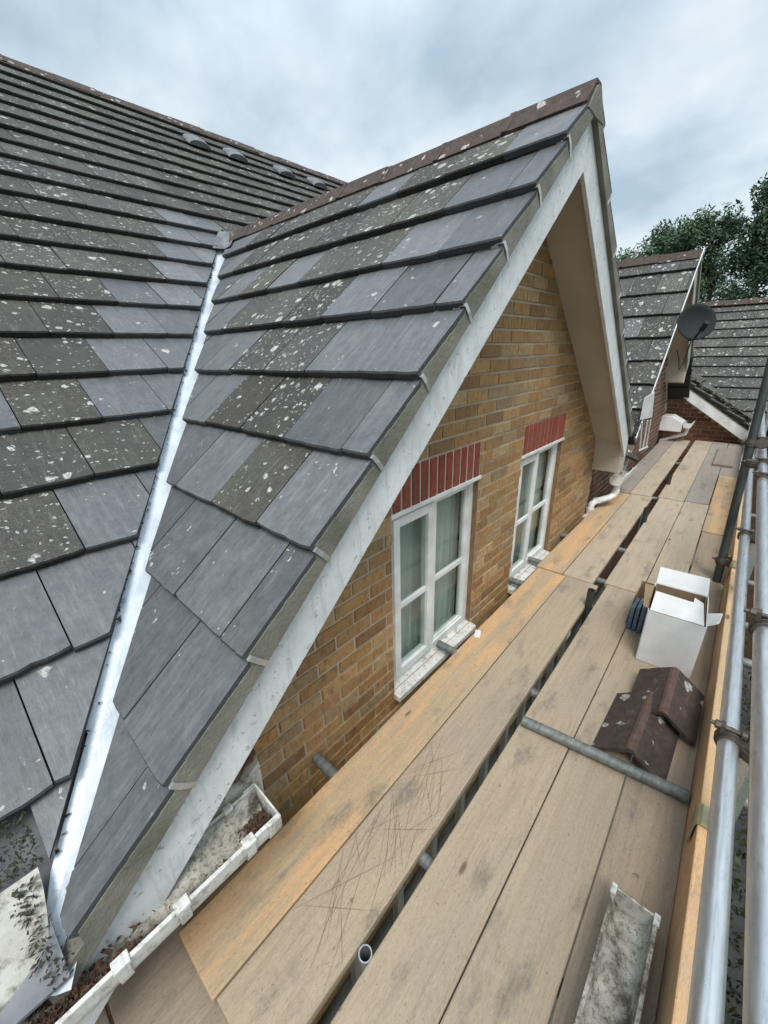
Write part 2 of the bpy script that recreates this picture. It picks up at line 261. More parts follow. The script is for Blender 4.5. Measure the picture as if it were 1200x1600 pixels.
# ------------------------------------------------------------------ mesh helpers
ORG = {}
def V(*a): return Vector(a)
class MB:
    def __init__(s): s.v = []; s.f = []; s.c = []; s.mi = []
    def add(s, vs, fs, c=(1, 1, 1), mi=0):
        o = len(s.v); s.v += [Vector(p) for p in vs]
        for f in fs: s.f.append([o + i for i in f]); s.c.append(c); s.mi.append(mi)
    def box(s, a, b, c=(1, 1, 1), mi=0, mat=None):
        (x0, y0, z0), (x1, y1, z1) = [min(p, q) for p, q in zip(a, b)], [max(p, q) for p, q in zip(a, b)]
        vs = [V(x0, y0, z0), V(x1, y0, z0), V(x1, y1, z0), V(x0, y1, z0), V(x0, y0, z1), V(x1, y0, z1), V(x1, y1, z1), V(x0, y1, z1)]
        if mat is not None: vs = [mat @ p for p in vs]
        s.add(vs, [(0, 3, 2, 1), (4, 5, 6, 7), (0, 1, 5, 4), (1, 2, 6, 5), (2, 3, 7, 6), (3, 0, 4, 7)], c, mi)
    def prism(s, poly, vec, c=(1, 1, 1), mi=0):
        vec = Vector(vec); n = len(poly); p = [Vector(q) for q in poly]
        nn = Vector((0, 0, 0))
        for i in range(n): nn += p[i].cross(p[(i + 1) % n])
        if nn.dot(vec) > 0: p.reverse()
        s.add(p + [q + vec for q in p], [list(range(n)), list(range(2 * n - 1, n - 1, -1))] + [(i, i + n, (i + 1) % n + n, (i + 1) % n) for i in range(n)], c, mi)
    def bar(s, a, b, w, h, up=(0, 0, 1), c=(1, 1, 1), mi=0):
        a, b = Vector(a), Vector(b); d = (b - a).normalized(); up = Vector(up); sd_ = d.cross(up).normalized(); up = sd_.cross(d)
        q = [a + sd_ * (i * w / 2) + up * (j * h / 2) for i, j in ((-1, -1), (1, -1), (1, 1), (-1, 1))]
        s.prism(q, b - a, c, mi)
    def tube(s, a, b, r, n=20, c=(1, 1, 1), mi=0, inner=None, r2=None):
        a, b = Vector(a), Vector(b); d = (b - a).normalized(); u = d.orthogonal().normalized(); w = d.cross(u); r2 = r if r2 is None else r2
        ring = lambda p, rr: [p + (u * math.cos(2 * math.pi * i / n) + w * math.sin(2 * math.pi * i / n)) * rr for i in range(n)]
        vs = ring(a, r) + ring(b, r2); fs = [(i, (i + 1) % n, (i + 1) % n + n, i + n) for i in range(n)]
        if inner:
            vs += ring(a, inner) + ring(b, inner)
            fs += [(i + 2 * n, i + 3 * n, (i + 1) % n + 3 * n, (i + 1) % n + 2 * n) for i in range(n)]
            fs += [(i, i + 2 * n, (i + 1) % n + 2 * n, (i + 1) % n) for i in range(n)] + [(i + n, (i + 1) % n + n, (i + 1) % n + 3 * n, i + 3 * n) for i in range(n)]
        else: fs += [list(range(n - 1, -1, -1)), list(range(n, 2 * n))]
        s.add(vs, fs, c, mi)
    def path(s, pts, r, n=14, c=(1, 1, 1), mi=0):
        pts = [Vector(p) for p in pts]; rings = []; u = None
        for i, p in enumerate(pts):
            d = (pts[min(i + 1, len(pts) - 1)] - pts[max(i - 1, 0)]).normalized()
            u = (d.orthogonal() if u is None else u - d * u.dot(d)).normalized(); w = d.cross(u)
            rr = r[i] if isinstance(r, (list, tuple)) else r
            rings.append([p + (u * math.cos(2 * math.pi * k / n) + w * math.sin(2 * math.pi * k / n)) * rr for k in range(n)])
        fs = []
        for i in range(len(pts) - 1): fs += [(i * n + k, i * n + (k + 1) % n, (i + 1) * n + (k + 1) % n, (i + 1) * n + k) for k in range(n)]
        fs += [list(range(n - 1, -1, -1)), list(range((len(pts) - 1) * n, len(pts) * n))]
        s.add([q for r_ in rings for q in r_], fs, c, mi)
    def sheet(s, prof, d, th, c=(1, 1, 1), mi=0):
        """open profile (list of 3d points) with thickness, extruded along d"""
        prof = [Vector(p) for p in prof]; d = Vector(d); dn = d.normalized(); n = len(prof); off = []
        for i in range(n):
            tg = (prof[min(i + 1, n - 1)] - prof[max(i - 1, 0)]).normalized(); off.append(prof[i] + dn.cross(tg) * th)
        vs = prof + off + [p + d for p in prof] + [p + d for p in off]; fs = []
        for i in range(n - 1):
            fs += [(i, i + 2 * n, i + 1 + 2 * n, i + 1), (i + n, i + 1 + n, i + 1 + 3 * n, i + 3 * n), (i, i + 1, i + 1 + n, i + n), (i + 2 * n, i + 3 * n, i + 1 + 3 * n, i + 1 + 2 * n)]
        fs += [(0, n, 3 * n, 2 * n), (n - 1, 3 * n - 1, 4 * n - 1, 2 * n - 1)]
        s.add(vs, fs, c, mi)
    def build(s, name, mat, parent=None, smooth=False, bevel=0, org=None):
        if parent is not None: o0 = ORG[parent.name]
        elif org is not None: o0 = Vector(org)
        else:
            lo = [min(p[i] for p in s.v) for i in range(3)]; hi = [max(p[i] for p in s.v) for i in range(3)]
            o0 = Vector(((lo[0] + hi[0]) / 2, (lo[1] + hi[1]) / 2, lo[2]))
        me = bpy.data.meshes.new(name); me.from_pydata([p - o0 for p in s.v], [], s.f)
        for mm in (mat if isinstance(mat, (list, tuple)) else [mat]): me.materials.append(mm)
        a = me.color_attributes.new('Col', 'FLOAT_COLOR', 'CORNER')
        cols = []
        for p in me.polygons:
            cc = s.c[p.index]
            for _ in p.loop_indices: cols += [cc[0], cc[1], cc[2], 1]
        a.data.foreach_set('color', cols)
        me.polygons.foreach_set('material_index', s.mi)
        bm = bmesh.new(); bm.from_mesh(me); bmesh.ops.recalc_face_normals(bm, faces=bm.faces) if len(s.f) < 60000 else None
        bm.to_mesh(me); bm.free()
        if smooth:
            me.polygons.foreach_set('use_smooth', [True] * len(me.polygons))
            me.set_sharp_from_angle(angle=R(38))
        o = bpy.data.objects.new(name, me); COL.objects.link(o)
        if parent is not None: o.parent = parent
        else: o.location = o0
        ORG[o.name] = o0
        if bevel:
            b = o.modifiers.new('bevel', 'BEVEL'); b.width = bevel; b.segments = 2; b.limit_method = 'ANGLE'; b.angle_limit = R(50)
        return o
def tag(o, label, cat=None, group=None, kind=None):
    if label: o['label'] = label
    if cat: o['category'] = cat
    if group: o['group'] = group
    if kind: o['kind'] = kind
    return o
def empty(name, loc, label, cat, group=None):
    o = bpy.data.objects.new(name, None); COL.objects.link(o); o.location = loc; o.empty_display_size = .2; ORG[o.name] = Vector(loc)
    return tag(o, label, cat, group)

def clip_poly(poly, a, b, c):
    """keep a*u+b*s<=c"""
    r = []; n = len(poly)
    for i in range(n):
        p, q = poly[i], poly[(i + 1) % n]; dp, dq = a * p[0] + b * p[1] - c, a * q[0] + b * q[1] - c
        if dp <= 0: r.append(p)
        if (dp < 0 < dq) or (dq < 0 < dp):
            k = dp / (dp - dq); r.append((p[0] + (q[0] - p[0]) * k, p[1] + (q[1] - p[1]) * k))
    return r
def tiles(mb, O, U, S, u0, u1, rows, gauge, wid, clips, colfn, phase=0.0, th=.030, lift=.038, rnd=None, skip=None):
    rnd = rnd or random.Random(3); O, U, S = Vector(O), Vector(U).normalized(), Vector(S).normalized(); N = U.cross(S).normalized()
    if N.z < 0: N = -N
    for k, sb in enumerate(rows):
        off = phase + (wid / 2 if k % 2 else 0); i0 = math.floor((u0 - off) / wid); i1 = math.ceil((u1 - off) / wid)
        for i in range(i0, i1):
            a, b = off + i * wid + .0024, off + (i + 1) * wid - .0024; jt = rnd.uniform(-.0035, .0035); jh = rnd.uniform(-.0015, .003); tw = rnd.uniform(-.0025, .0025); sk = rnd.uniform(-.003, .003)
            st = sb - gauge - .055
            if skip and skip((a + b) / 2, sb): continue
            ua, ub = max(a, u0), min(b, u1)
            if ub - ua < .01: continue
            poly = [(ua, st), (ub, st)] + [(ub + (ua - ub) * q / 9, sb + jt + sk * (1 - 2 * q / 9) + (rnd.gauss(0, .0011) if 0 < q < 9 else rnd.uniform(-.006, 0))) for q in range(10)]
            for cl in list(clips) + [(0, -1, -.012)]:
                poly = clip_poly(poly, *cl)
                if len(poly) < 3: break
            if len(poly) < 3: continue
            cl_ = colfn((a + b) / 2, sb, rnd); L = gauge + .055
            h = lambda p: lift * (p[1] - st) / L + jh + tw * (p[0] - a) / wid
            n = len(poly); low = [p[1] > sb - .016 for p in poly]
            top = [O + U * p[0] + S * (p[1] - (.006 if lw else 0)) + N * h(p) for p, lw in zip(poly, low)]
            mid = [O + U * p[0] + S * p[1] + N * (h(p) - (.006 if lw else .002)) for p, lw in zip(poly, low)]      # dirty nose strip, also painting in the thin shadow line of the gap
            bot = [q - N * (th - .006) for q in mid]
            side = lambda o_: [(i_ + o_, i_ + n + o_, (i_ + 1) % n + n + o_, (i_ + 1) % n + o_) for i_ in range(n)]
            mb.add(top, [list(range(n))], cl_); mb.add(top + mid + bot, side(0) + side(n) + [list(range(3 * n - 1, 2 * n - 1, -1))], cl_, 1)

# ------------------------------------------------------------------ ground
g = MB(); g.add([(-400, -400, -4.7), (600, -400, -4.7), (600, 400, -4.7), (-400, 400, -4.7)], [(0, 1, 2, 3)])
tag(g.build('ground', M['ground'], org=(0, 0, -4.7)), None, kind='structure')
g = MB(); g.add([(-8, -1.6, -4.69), (16, -1.6, -4.69), (16, 1.3, -4.69), (-8, 1.3, -4.69)], [(0, 1, 2, 3)])
tag(g.build('paved_path', M['paving'], org=(4, 0, -4.69)), None, kind='structure')

# ================================================================== THE BRICK HOUSE
WY = 1.15                                     # wall face
XA, ZA, KL, KR = 2.41, 2.78, .897, .843        # gable apex, slopes
YV = .85                                       # verge plane of the tiles
MZ0, MK = -.151, .696                          # main roof plane z = MZ0 + MK*y
EAVE_Y, RIDGE_Y = .865, 7.19
zl = lambda x: ZA - KL * (XA - x)
zr = lambda x: ZA - KR * (x - XA)
house = empty('brick_house', (2.4, 3.5, -4.7), 'yellow brick house with the big near gable and two white windows', 'house')

def brick_wall(house, x0, x1, z0, z1, y, topfn, openings, soldiers, seed=1, pal=None, facing=-1, name='wall', cuts=None):
    """bricks laid on a mortar wall in the plane y, one mesh"""
    rnd = random.Random(seed); b = MB(); n = 60
    pts = [(x0 + (x1 - x0) * i / n) for i in range(n + 1)]
    # mortar sheet with holes: columns between breaks
    xs = sorted(set([x0, x1, XA] + [o[0] for o in openings] + [o[1] for o in openings] + pts)); xs = [q for q in xs if x0 <= q <= x1]
    for a, c in zip(xs[:-1], xs[1:]):
        mid = (a + c) / 2; spans = [(z0, None)]
        op = [o for o in openings if o[0] - 1e-6 <= mid <= o[1] + 1e-6]
        ta, tb = min(z1, topfn(a)), min(z1, topfn(c))
        if op:
            o = op[0]
            b.add([(a, y, z0), (c, y, z0), (c, y, o[2]), (a, y, o[2])], [(0, 1, 2, 3)], mi=1)
            if o[3] < min(ta, tb): b.add([(a, y, o[3]), (c, y, o[3]), (c, y, tb), (a, y, ta)], [(0, 1, 2, 3)], mi=1)
        elif min(ta, tb) > z0: b.add([(a, y, z0), (c, y, z0), (c, y, tb), (a, y, ta)], [(0, 1, 2, 3)], mi=1)
    for o in openings:                                   # reveals
        d = .10
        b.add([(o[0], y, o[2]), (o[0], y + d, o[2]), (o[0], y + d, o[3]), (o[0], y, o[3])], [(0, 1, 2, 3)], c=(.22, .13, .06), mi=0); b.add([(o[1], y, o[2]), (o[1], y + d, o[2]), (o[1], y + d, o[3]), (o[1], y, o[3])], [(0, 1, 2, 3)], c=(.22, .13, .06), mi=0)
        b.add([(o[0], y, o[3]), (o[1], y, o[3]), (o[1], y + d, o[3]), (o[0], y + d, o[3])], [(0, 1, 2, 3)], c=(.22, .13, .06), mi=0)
    pal = pal or [(.36, .205, .078), (.40, .235, .092), (.33, .18, .068), (.42, .275, .135), (.27, .15, .065), (.37, .205, .085), (.32, .215, .11)]
    H, L, J = .075, .225, .0105; k = 0; z = z0
    blocks = openings + [(s[0], s[1], s[2], s[3]) for s in soldiers]
    while z < z1:
        off = L / 2 if k % 2 else 0; x = x0 - off
        while x < x1:
            a, c = max(x + J / 2, x0), min(x + L - J / 2, x1); zb, zt = z + J / 2, z + H - J / 2
            segs = [(a, c)]
            for o in blocks:
                if zt > o[2] + .012 and zb < o[3] - .012:
                    ns = []
                    for s0, s1 in segs:
                        if s1 <= o[0] or s0 >= o[1]: ns.append((s0, s1)); continue
                        if s0 < o[0] - .02: ns.append((s0, o[0] - .004))
                        if s1 > o[1] + .02: ns.append((o[1] + .004, s1))
                    segs = ns
            for s0, s1 in segs:
                if s1 - s0 < .02: continue
                cutp = None
                if cuts and zt > .42:
                    cutp = [(s0, zb), (s1, zb), (s1, zt), (s0, zt)]; full = list(cutp)
                    for cl in cuts:
                        cutp = clip_poly(cutp, *cl)
                        if len(cutp) < 3: break
                    if len(cutp) < 3: continue
                    if cutp == full: cutp = None
                elif min(topfn(s0), topfn(s1)) < zt + .02: continue
                pc = rnd.choice(pal); v = rnd.uniform(.86, 1.12); p = rnd.uniform(.004, .009); j = [rnd.uniform(-.0015, .0015) for _ in range(4)]
                yf = y - p; e = .0035
                if cutp:
                    b.prism([(q[0], y + .002, q[1]) for q in cutp], (0, -p - .002, 0), tuple(q * v for q in pc)); continue
                ins = [(s0 + e, yf, zb + e + j[0]), (s1 - e, yf, zb + e + j[1]), (s1 - e, yf, zt - e + j[2]), (s0 + e, yf, zt - e + j[3])]
                bk = [(s0, y + .002, zb), (s1, y + .002, zb), (s1, y + .002, zt), (s0, y + .002, zt)]
                b.add(ins + bk, [(0, 1, 2, 3), (4, 5, 1, 0), (5, 6, 2, 1), (6, 7, 3, 2), (7, 4, 0, 3)], tuple(q * v for q in pc))
            x += L
        z += H; k += 1
    for s in soldiers:
        nb = round((s[1] - s[0]) / .075); w = (s[1] - s[0]) / nb
        for i in range(nb):
            a, c = s[0] + i * w + .0075, s[0] + (i + 1) * w - .0075; v = rnd.uniform(.8, 1.15); e = .003; yf = y - rnd.uniform(.004, .007)
            ins = [(a + e, yf, s[2] + .008), (c - e, yf, s[2] + .008), (c - e, yf, s[3] - .008), (a + e, yf, s[3] - .008)]
            bk = [(a, y + .002, s[2] + .004), (c, y + .002, s[2] + .004), (c, y + .002, s[3] - .004), (a, y + .002, s[3] - .004)]
            b.add(ins + bk, [(0, 1, 2, 3), (4, 5, 1, 0), (5, 6, 2, 1), (6, 7, 3, 2), (7, 4, 0, 3)], (.26 * v, .055 * v, .032 * v))
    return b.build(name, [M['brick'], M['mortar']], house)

WINS = [(1.287, 2.105, -.105, .966), (2.70, 3.51, -.105, .966)]
def walltop(x):
    if x < XA: return max(zl(x) - .22, .42) if x > -.1 else .42
    return max(zr(x) - .22, .42)
brick_wall(house, -3.94, 4.61, -2.335, 2.75, WY, walltop, WINS, [(w[0] + .005, w[1] - .005, .968, 1.19) for w in WINS], cuts=[(-KL, 1, ZA - KL * XA - .20), (KR, 1, ZA + KR * XA - .20)])
b = MB(); b.box((-3.94, WY + .002, -4.7), (4.61, 10.5, -2.335)); b.box((-3.94, WY + .6, -2.335), (4.61, 10.5, .3)); b.build('wall_core', M['mortar'], house)

# windows -----------------------------------------------------------
def window(house, x0, x1, z0, z1, y):
    f = MB(); w = .052; D = .055; yf = y + .034
    def fr(a, b_, c, d, w, ya, yb, mb):
        mb.box((a, ya, c), (a + w, yb, d)); mb.box((b_ - w, ya, c), (b_, yb, d)); mb.box((a + w, ya, d - w), (b_ - w, yb, d)); mb.box((a + w, ya, c), (b_ - w, yb, c + w))
    fr(x0, x1, z0, z1, w, yf, yf + D, f)
    xm = (x0 + x1) / 2 - .01; f.box((xm - .03, yf + .003, z0 + w), (xm + .03, yf + D, z1 - w))
    wd = f.build('window', M['upvc'], house, bevel=.003)
    # opening casement on the left, proud of the frame
    s = MB(); a, b_, c, d = x0 + w - .012, xm - .022, z0 + w - .012, z1 - w + .012; ys = yf - .016
    fr(a, b_, c, d, .048, ys, ys + .05, s); zm = (z0 + z1) / 2 - .03
    s.box((a + .048, ys + .008, zm - .017), (b_ - .048, ys + .03, zm + .017)); s.build('casement', M['upvc'], wd, bevel=.003)
    s2 = MB(); a2, b2 = xm + .03, x1 - w; s2.box((a2, yf + .014, zm - .017), (b2, yf + .036, zm + .017)); fr(a2, b2, z0 + w, z1 - w, .014, yf + .012, yf + .04, s2); s2.build('glazing_bar', M['upvc'], wd, bevel=.002)
    gz = MB(); gz.box((a + .04, ys + .018, c + .04), (b_ - .04, ys + .022, d - .04)); gz.box((a2, yf + .024, z0 + w), (b2, yf + .028, z1 - w)); gz.build('pane', M['glass'], wd)
    h = MB(); h.box((x0 - .008, y - .012, z1 - .012), (x1 + .008, y + .03, z1 + .012)); h.build('head_trim', M['upvc'], wd, bevel=.004)
    si = MB(); si.prism([(x0 - .012, y - .050, z0 - .055), (x0 - .012, y - .050, z0 - .018), (x0 - .012, y + .05, z0 + .002), (x0 - .012, y + .05, z0 - .055)], (x1 - x0 + .024, 0, 0)); si.build('sill', M['gpvc'], wd, bevel=.004)
    cu = MB(); n = 60; L = x1 - x0; pr = [V(x0 + L * i / n, y + .13 + .003 * math.sin(i * 1.3) + .004 * math.sin(i * .47), z0 - .05) for i in range(n + 1)]
    cu.sheet(pr, (0, 0, z1 - z0 + .1), .002); cu.build('curtain', M['curtain'], wd, smooth=True)
for w in WINS: window(house, *w, WY)

# main roof tiles ----------------------------------------------------
CM = math.cos(math.atan(MK)); SM = CM * MK; GM = .3465
def vly(x): return 1.103 + 1.289 * x                 # left valley y(x)
def vry(x): return (ZA - KR * (x - XA) - MZ0) / MK    # right valley
def s_of_y(y): return (RIDGE_Y - y) / CM
rows = []; y = EAVE_Y
while y < RIDGE_Y - .05: rows.append(s_of_y(y)); y += GM * CM * .985
rows.reverse()
# rows are anchored at the eaves; the courses measured on the photo
def newmain(u, s, r):
    y = RIDGE_Y - s * CM; d = (vly(u) - y) if False else (y - vly(u)) / 1.289
    dist = d                                          # plan distance left of the valley
    if u > XA: return (0, r.random(), r.uniform(.2, .7))
    n = 0
    if y < 1.5: n = 1
    elif y < 1.8: n = 1 if u > .07 else 0
    elif y < 2.1: n = 1 if dist < .12 else 0
    elif y < 2.4: n = 1 if u < .35 or dist < .25 else 0
    elif dist < .42 + .12 * r.random(): n = 1
    elif y < 2.2 and r.random() < .25: n = 1
    if n: return (1, r.random(), .02 if y > 1.6 else (.12 if u < -.1 else 0))
    return (r.uniform(0, .16), r.random(), r.uniform(.25, .85) if y < 4.3 else r.uniform(.1, .5))
rt = MB(); OM = (0, RIDGE_Y, MZ0 + MK * RIDGE_Y - .018)
# the valley line in (u,s): s = (RIDGE_Y-1.103-1.289u)/CM ; keep s <= that - gap
gl = .080
tiles(rt, OM, (1, 0, 0), (0, -CM, -SM), -4.2, XA, [s for s in rows], GM, .2955, [(1.289 / CM, 1, (RIDGE_Y - 1.103) / CM - gl * 1.6)], newmain, phase=.066, skip=lambda u, s: s > rows[-2] + .1)
tiles(rt, OM, (1, 0, 0), (0, -CM, -SM), -.14, XA, [rows[-1]], GM, .2955, [(1.289 / CM, 1, (RIDGE_Y - 1.103) / CM - gl * 1.6)], newmain, phase=.155)
sv = (RIDGE_Y - vry(XA)) / CM; kr = KR / MK
tiles(rt, OM, (1, 0, 0), (0, -CM, -SM), XA, 5.3, rows, GM, .2955, [(-kr / CM, 1, sv - kr / CM * XA - .05)], newmain, phase=.066)
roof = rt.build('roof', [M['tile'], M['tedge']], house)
b = MB(); b.add([(-4.2, EAVE_Y, MZ0 + MK * EAVE_Y - .075), (-.2, EAVE_Y, MZ0 + MK * EAVE_Y - .075), (2.36, 4.18, MZ0 + MK * 4.18 - .075), (5.3, 4.18, MZ0 + MK * 4.18 - .075), (5.3, RIDGE_Y, MZ0 + MK * RIDGE_Y - .075), (-4.2, RIDGE_Y, MZ0 + MK * RIDGE_Y - .075), (5.3, 12.5, MZ0 + MK * EAVE_Y + 1), (-4.2, 12.5, MZ0 + MK * EAVE_Y + 1)], [(0, 1, 2, 3, 4, 5), (5, 4, 6, 7)])
b.build('roof_underlay', M['lead'], house)
def ridge_run(parent, a, b_, seg=.45, half=.135, drop=.085, name='ridge_tile', lift=.0):
    a, b_ = Vector(a), Vector(b_); d = (b_ - a); L = d.length; d.normalize(); sd_ = V(-d.y, d.x, 0).normalized(); n = max(1, round(L / seg)); rnd = random.Random(int(L * 100)); mb = MB()
    for i in range(n):
        p0 = a + d * (L * i / n + .004); p1 = a + d * (L * (i + 1) / n - .004); dz = rnd.uniform(-.005, .006); 
        pr = [p0 + sd_ * w + V(0, 0, h + dz + lift) for w, h in ((-half, -drop), (-half * .55, -drop * .36), (-.022, .016), (.022, .016), (half * .55, -drop * .36), (half, -drop))]
        mb.sheet(pr, p1 - p0, .016, mi=0)
        q = [p1 - d * .03 + sd_ * w * 1.06 + V(0, 0, h + dz + .006 + lift) for w, h in ((-half, -drop), (-half * .55, -drop * .36), (-.022, .016), (.022, .016), (half * .55, -drop * .36), (half, -drop))]
        mb.sheet(q, d * .03, .012)
    return mb.build(name, M['clay'], parent)
RZ = MZ0 + MK * RIDGE_Y + .0
ridge_run(house, (-4.2, RIDGE_Y, RZ), (9.3, RIDGE_Y, RZ), name='main_ridge')
# roof vents near the ridge

# gable roof ---------------------------------------------------------
def gable(house, XA, ZA, KL, KR, YV, YB, XL, XR, left_clip, right_clip, colL, colR, phase=0.0, zc0=None, gauge=.336, paintmat='paint', soffit_y=WY, lower=-.315, nclipsL=9):
    CL = math.cos(math.atan(KL)); SL = CL * KL; CR = math.cos(math.atan(KR)); SR = CR * KR
    dzL = gauge * SL
    # rows from measured bottom edges
    rowsL = []; z = zc0
    while z < ZA - .03: rowsL.append((ZA - z) / SL); z += dzL
    z = zc0 - dzL
    while ZA - (ZA - z) > ZA - KL * (XA - XL) - .02: rowsL.append((ZA - z) / SL); z -= dzL
    rowsL = sorted(q for q in rowsL if q > .12)
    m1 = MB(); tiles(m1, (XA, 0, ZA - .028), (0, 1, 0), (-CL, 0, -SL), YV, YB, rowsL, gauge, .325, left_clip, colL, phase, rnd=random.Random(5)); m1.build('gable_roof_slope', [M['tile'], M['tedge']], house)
    rowsR = []; z = zc0
    while z < ZA - .03: rowsR.append((ZA - z) / SR); z += gauge * SR
    z = zc0 - gauge * SR
    while z > ZA - KR * (XR - XA): rowsR.append((ZA - z) / SR); z -= gauge * SR
    rowsR = sorted(q for q in rowsR if q > .12)
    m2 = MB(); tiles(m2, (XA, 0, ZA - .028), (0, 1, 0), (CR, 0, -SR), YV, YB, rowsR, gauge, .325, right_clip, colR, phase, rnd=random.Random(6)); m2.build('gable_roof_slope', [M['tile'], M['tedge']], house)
    ridge_run(house, (XA, YV - .002, ZA - .028), (XA, YB, ZA - .028), .44, .105, .082, 'gable_ridge')
    # mortar verge, bargeboards, soffits
    fl = lambda x: ZA - KL * (XA - x); fr = lambda x: ZA - KR * (x - XA)
    vm = MB(); bb = MB(); rnd = random.Random(11)
    def band(mb, x0, x1, f, o0, o1, ya, yb, n=26, wob=0.0):
        top = []; bot = []
        for i in range(n + 1):
            x = x0 + (x1 - x0) * i / n; top.append(V(x, 0, f(x) + o0 + rnd.uniform(-wob, wob))); bot.append(V(x, 0, f(x) + o1))
        for i in range(n):
            vs = [V(q.x, yy, q.z) for yy in (ya, yb) for q in (top[i], top[i + 1], bot[i + 1], bot[i])]
            mb.add(vs, [(0, 1, 2, 3), (7, 6, 5, 4), (0, 4, 5, 1), (3, 2, 6, 7)] + ([(0, 3, 7, 4)] if i == 0 else []) + ([(1, 5, 6, 2)] if i == n - 1 else []))
    def saw(mb, rows_, C_, S_, sg, xe):
        prev = 0.0; ks = 1 / C_
        for sb in rows_ + [rows_[-1] + gauge]:
            for q in range(6):
                s0, s1 = prev + (sb - prev) * q / 6, prev + (sb - prev) * (q + 1) / 6
                if abs(s1 * C_) > abs(xe - XA): break
                st = sb - gauge - .055; hh = [(-.028) + (.038 * (v_ - st) / (gauge + .055) - .030 + .014) * ks + rnd.uniform(-.002, .002) for v_ in (s0, s1)]
                pt = [V(XA + sg * v_ * C_, 0, ZA - v_ * S_) for v_ in (s0, s1)]
                vs = [V(p_.x, yy, p_.z + o_) for yy in (YV - .003, YV + .12) for p_, o_ in ((pt[0], hh[0]), (pt[1], hh[1]), (pt[1], -.102), (pt[0], -.102))]
                mb.add(vs, [(0, 1, 2, 3), (7, 6, 5, 4), (0, 4, 5, 1), (3, 2, 6, 7), (0, 3, 7, 4), (1, 5, 6, 2)])
            prev = sb
    saw(vm, rowsL, CL, SL, -1, XL + .03); saw(vm, rowsR, CR, SR, 1, XR - .02)
    vm.prism([(XA - .108, YV - .006, ZA - .118), (XA - .02, YV - .006, ZA - .016), (XA + .02, YV - .006, ZA - .016), (XA + .108, YV - .006, ZA - .118), (XA, YV - .006, ZA - .125)], (0, .05, 0)); vm.build('verge_mortar', M['vmortar'], house)
    l1 = MB(); l1.prism([(XL, YV + .02, fl(XL) - .097), (XA, YV + .02, ZA - .097), (XA, YV + .02, ZA + lower), (XL + .02, YV + .02, fl(XL + .02) + lower)], (0, .022, 0)); l1.build('bargeboard', M[paintmat], house, bevel=.003)
    l2 = MB(); l2.prism([(XA + .003, YV + .022, ZA - .105), (XR - .03, YV + .022, fr(XR - .03) - .105), (XR - .03, YV + .022, fr(XR - .03) + lower), (XA + .003, YV + .022, ZA + lower)], (0, .022, 0)); l2.build('bargeboard', M[paintmat], house, bevel=.003)
    so = MB(); y0, y1 = YV + .045, soffit_y + .01; o = -.245
    so.prism([(XL, y0, fl(XL) + o), (XA, y0, ZA + o), (XA, y0, ZA + o + .012), (XL, y0, fl(XL) + o + .012)], (0, y1 - y0, 0)); so.build('soffit', M['soffit'], house)
    so = MB(); so.prism([(XA, y0, ZA + o), (XR, y0, fr(XR) + o), (XR, y0, fr(XR) + o + .012), (XA, y0, ZA + o + .012)], (0, y1 - y0, 0))
    so.box((XR - .5, y0 - .004, 0), (XR - .498, y0 - .003, 0)) if False else None
    so.build('soffit', M['soffit'], house)
    bx = MB(); zt = fr(XR - .12) + o + .02; bx.prism([(XR - .14, y0 - .002, zt), (XR + .12, y0 - .002, zt - .05), (XR + .12, y0 - .002, zt - .36), (XR - .08, y0 - .002, zt - .33), (XR - .1, y0 - .002, zt - .17)], (0, y1 - y0 - .004, 0)); bx.build('soffit_box', M['soffit'], house, bevel=.003)
    return rowsL, rowsR, CL, SL, CR, SR

ZC0 = .724; CR = math.cos(math.atan(KR))
CL = math.cos(math.atan(KL)); SL = CL * KL
def colL(v, s, r):
    z = ZA - s * SL; x = XA - s * CL
    dv = v                                             # y
    yv = vly(x)
    n = 0
    if z < 1.05: n = 1
    elif z < 1.30: n = 0 if 1.1 < v < 1.35 else 1
    elif yv - v < .36: n = 1
    elif v < 1.18: n = 1 if r.random() < .9 else 0
    elif v < 1.5: n = 1 if r.random() < .35 else 0
    elif z < 1.6 and r.random() < .3: n = 1
    elif r.random() < .05: n = 1
    if n: return (1, r.random(), .06 if z > 1.7 and r.random() < .3 else 0)
    return (r.uniform(0, .22), r.random(), r.uniform(.4, 1.0))
def colR(v, s, r): return (0, r.random(), .5)
# left slope: u = y, s: x = XA - s*CL ; valley y = 1.103+1.289x -> keep y <= 1.103+1.289*(XA-s*CL) - gap
rowsL, rowsR, CL, SL, CR, SR = gable(house, XA, ZA, KL, KR, YV, 4.16, -.27, 4.62,
    [(1, 1.289 * CL, 1.103 + 1.289 * XA - .022)], [(1, KR * CR / MK * 1.0 / 1.0 if False else (KR / MK) * CR, (ZA - MZ0) / MK - .03)], colL, colR, phase=1.1325, zc0=ZC0)
# valley lining: two faces of one folded sheet
def vp(x, side, off, h):
    """point beside the valley line; side -1 main roof, +1 gable slope; off is distance across"""
    y = vly(x)
    if side < 0: px, py = x - off * .79, y + off * .61; return V(px, py, MZ0 + MK * py + h)
    px, py = x + off * .79, y - off * .61; return V(px, py, ZA - KL * (XA - px) + h)
va = MB(); rnd = random.Random(4); n = 46; P = []
x0_, x1_ = -.205, 2.33
for i in range(n + 1):
    x = x0_ + (x1_ - x0_) * i / n
    wob = .006 * noise.noise(V(i * .6, 0, 0)) + .004 * noise.noise(V(i * 1.7, 3, 0))
    P.append((vp(x, -1, .16 if x > .1 else (.066 if i > 1 else .05), -.040), vp(x, -1, .035 + wob, -.034 + rnd.uniform(-.001, .002)), vp(x, 1, 0, -.040), vp(x, 1, .12 if i > 3 else .035, -.056)))
vs = [q for p in P for q in p]; fs = []
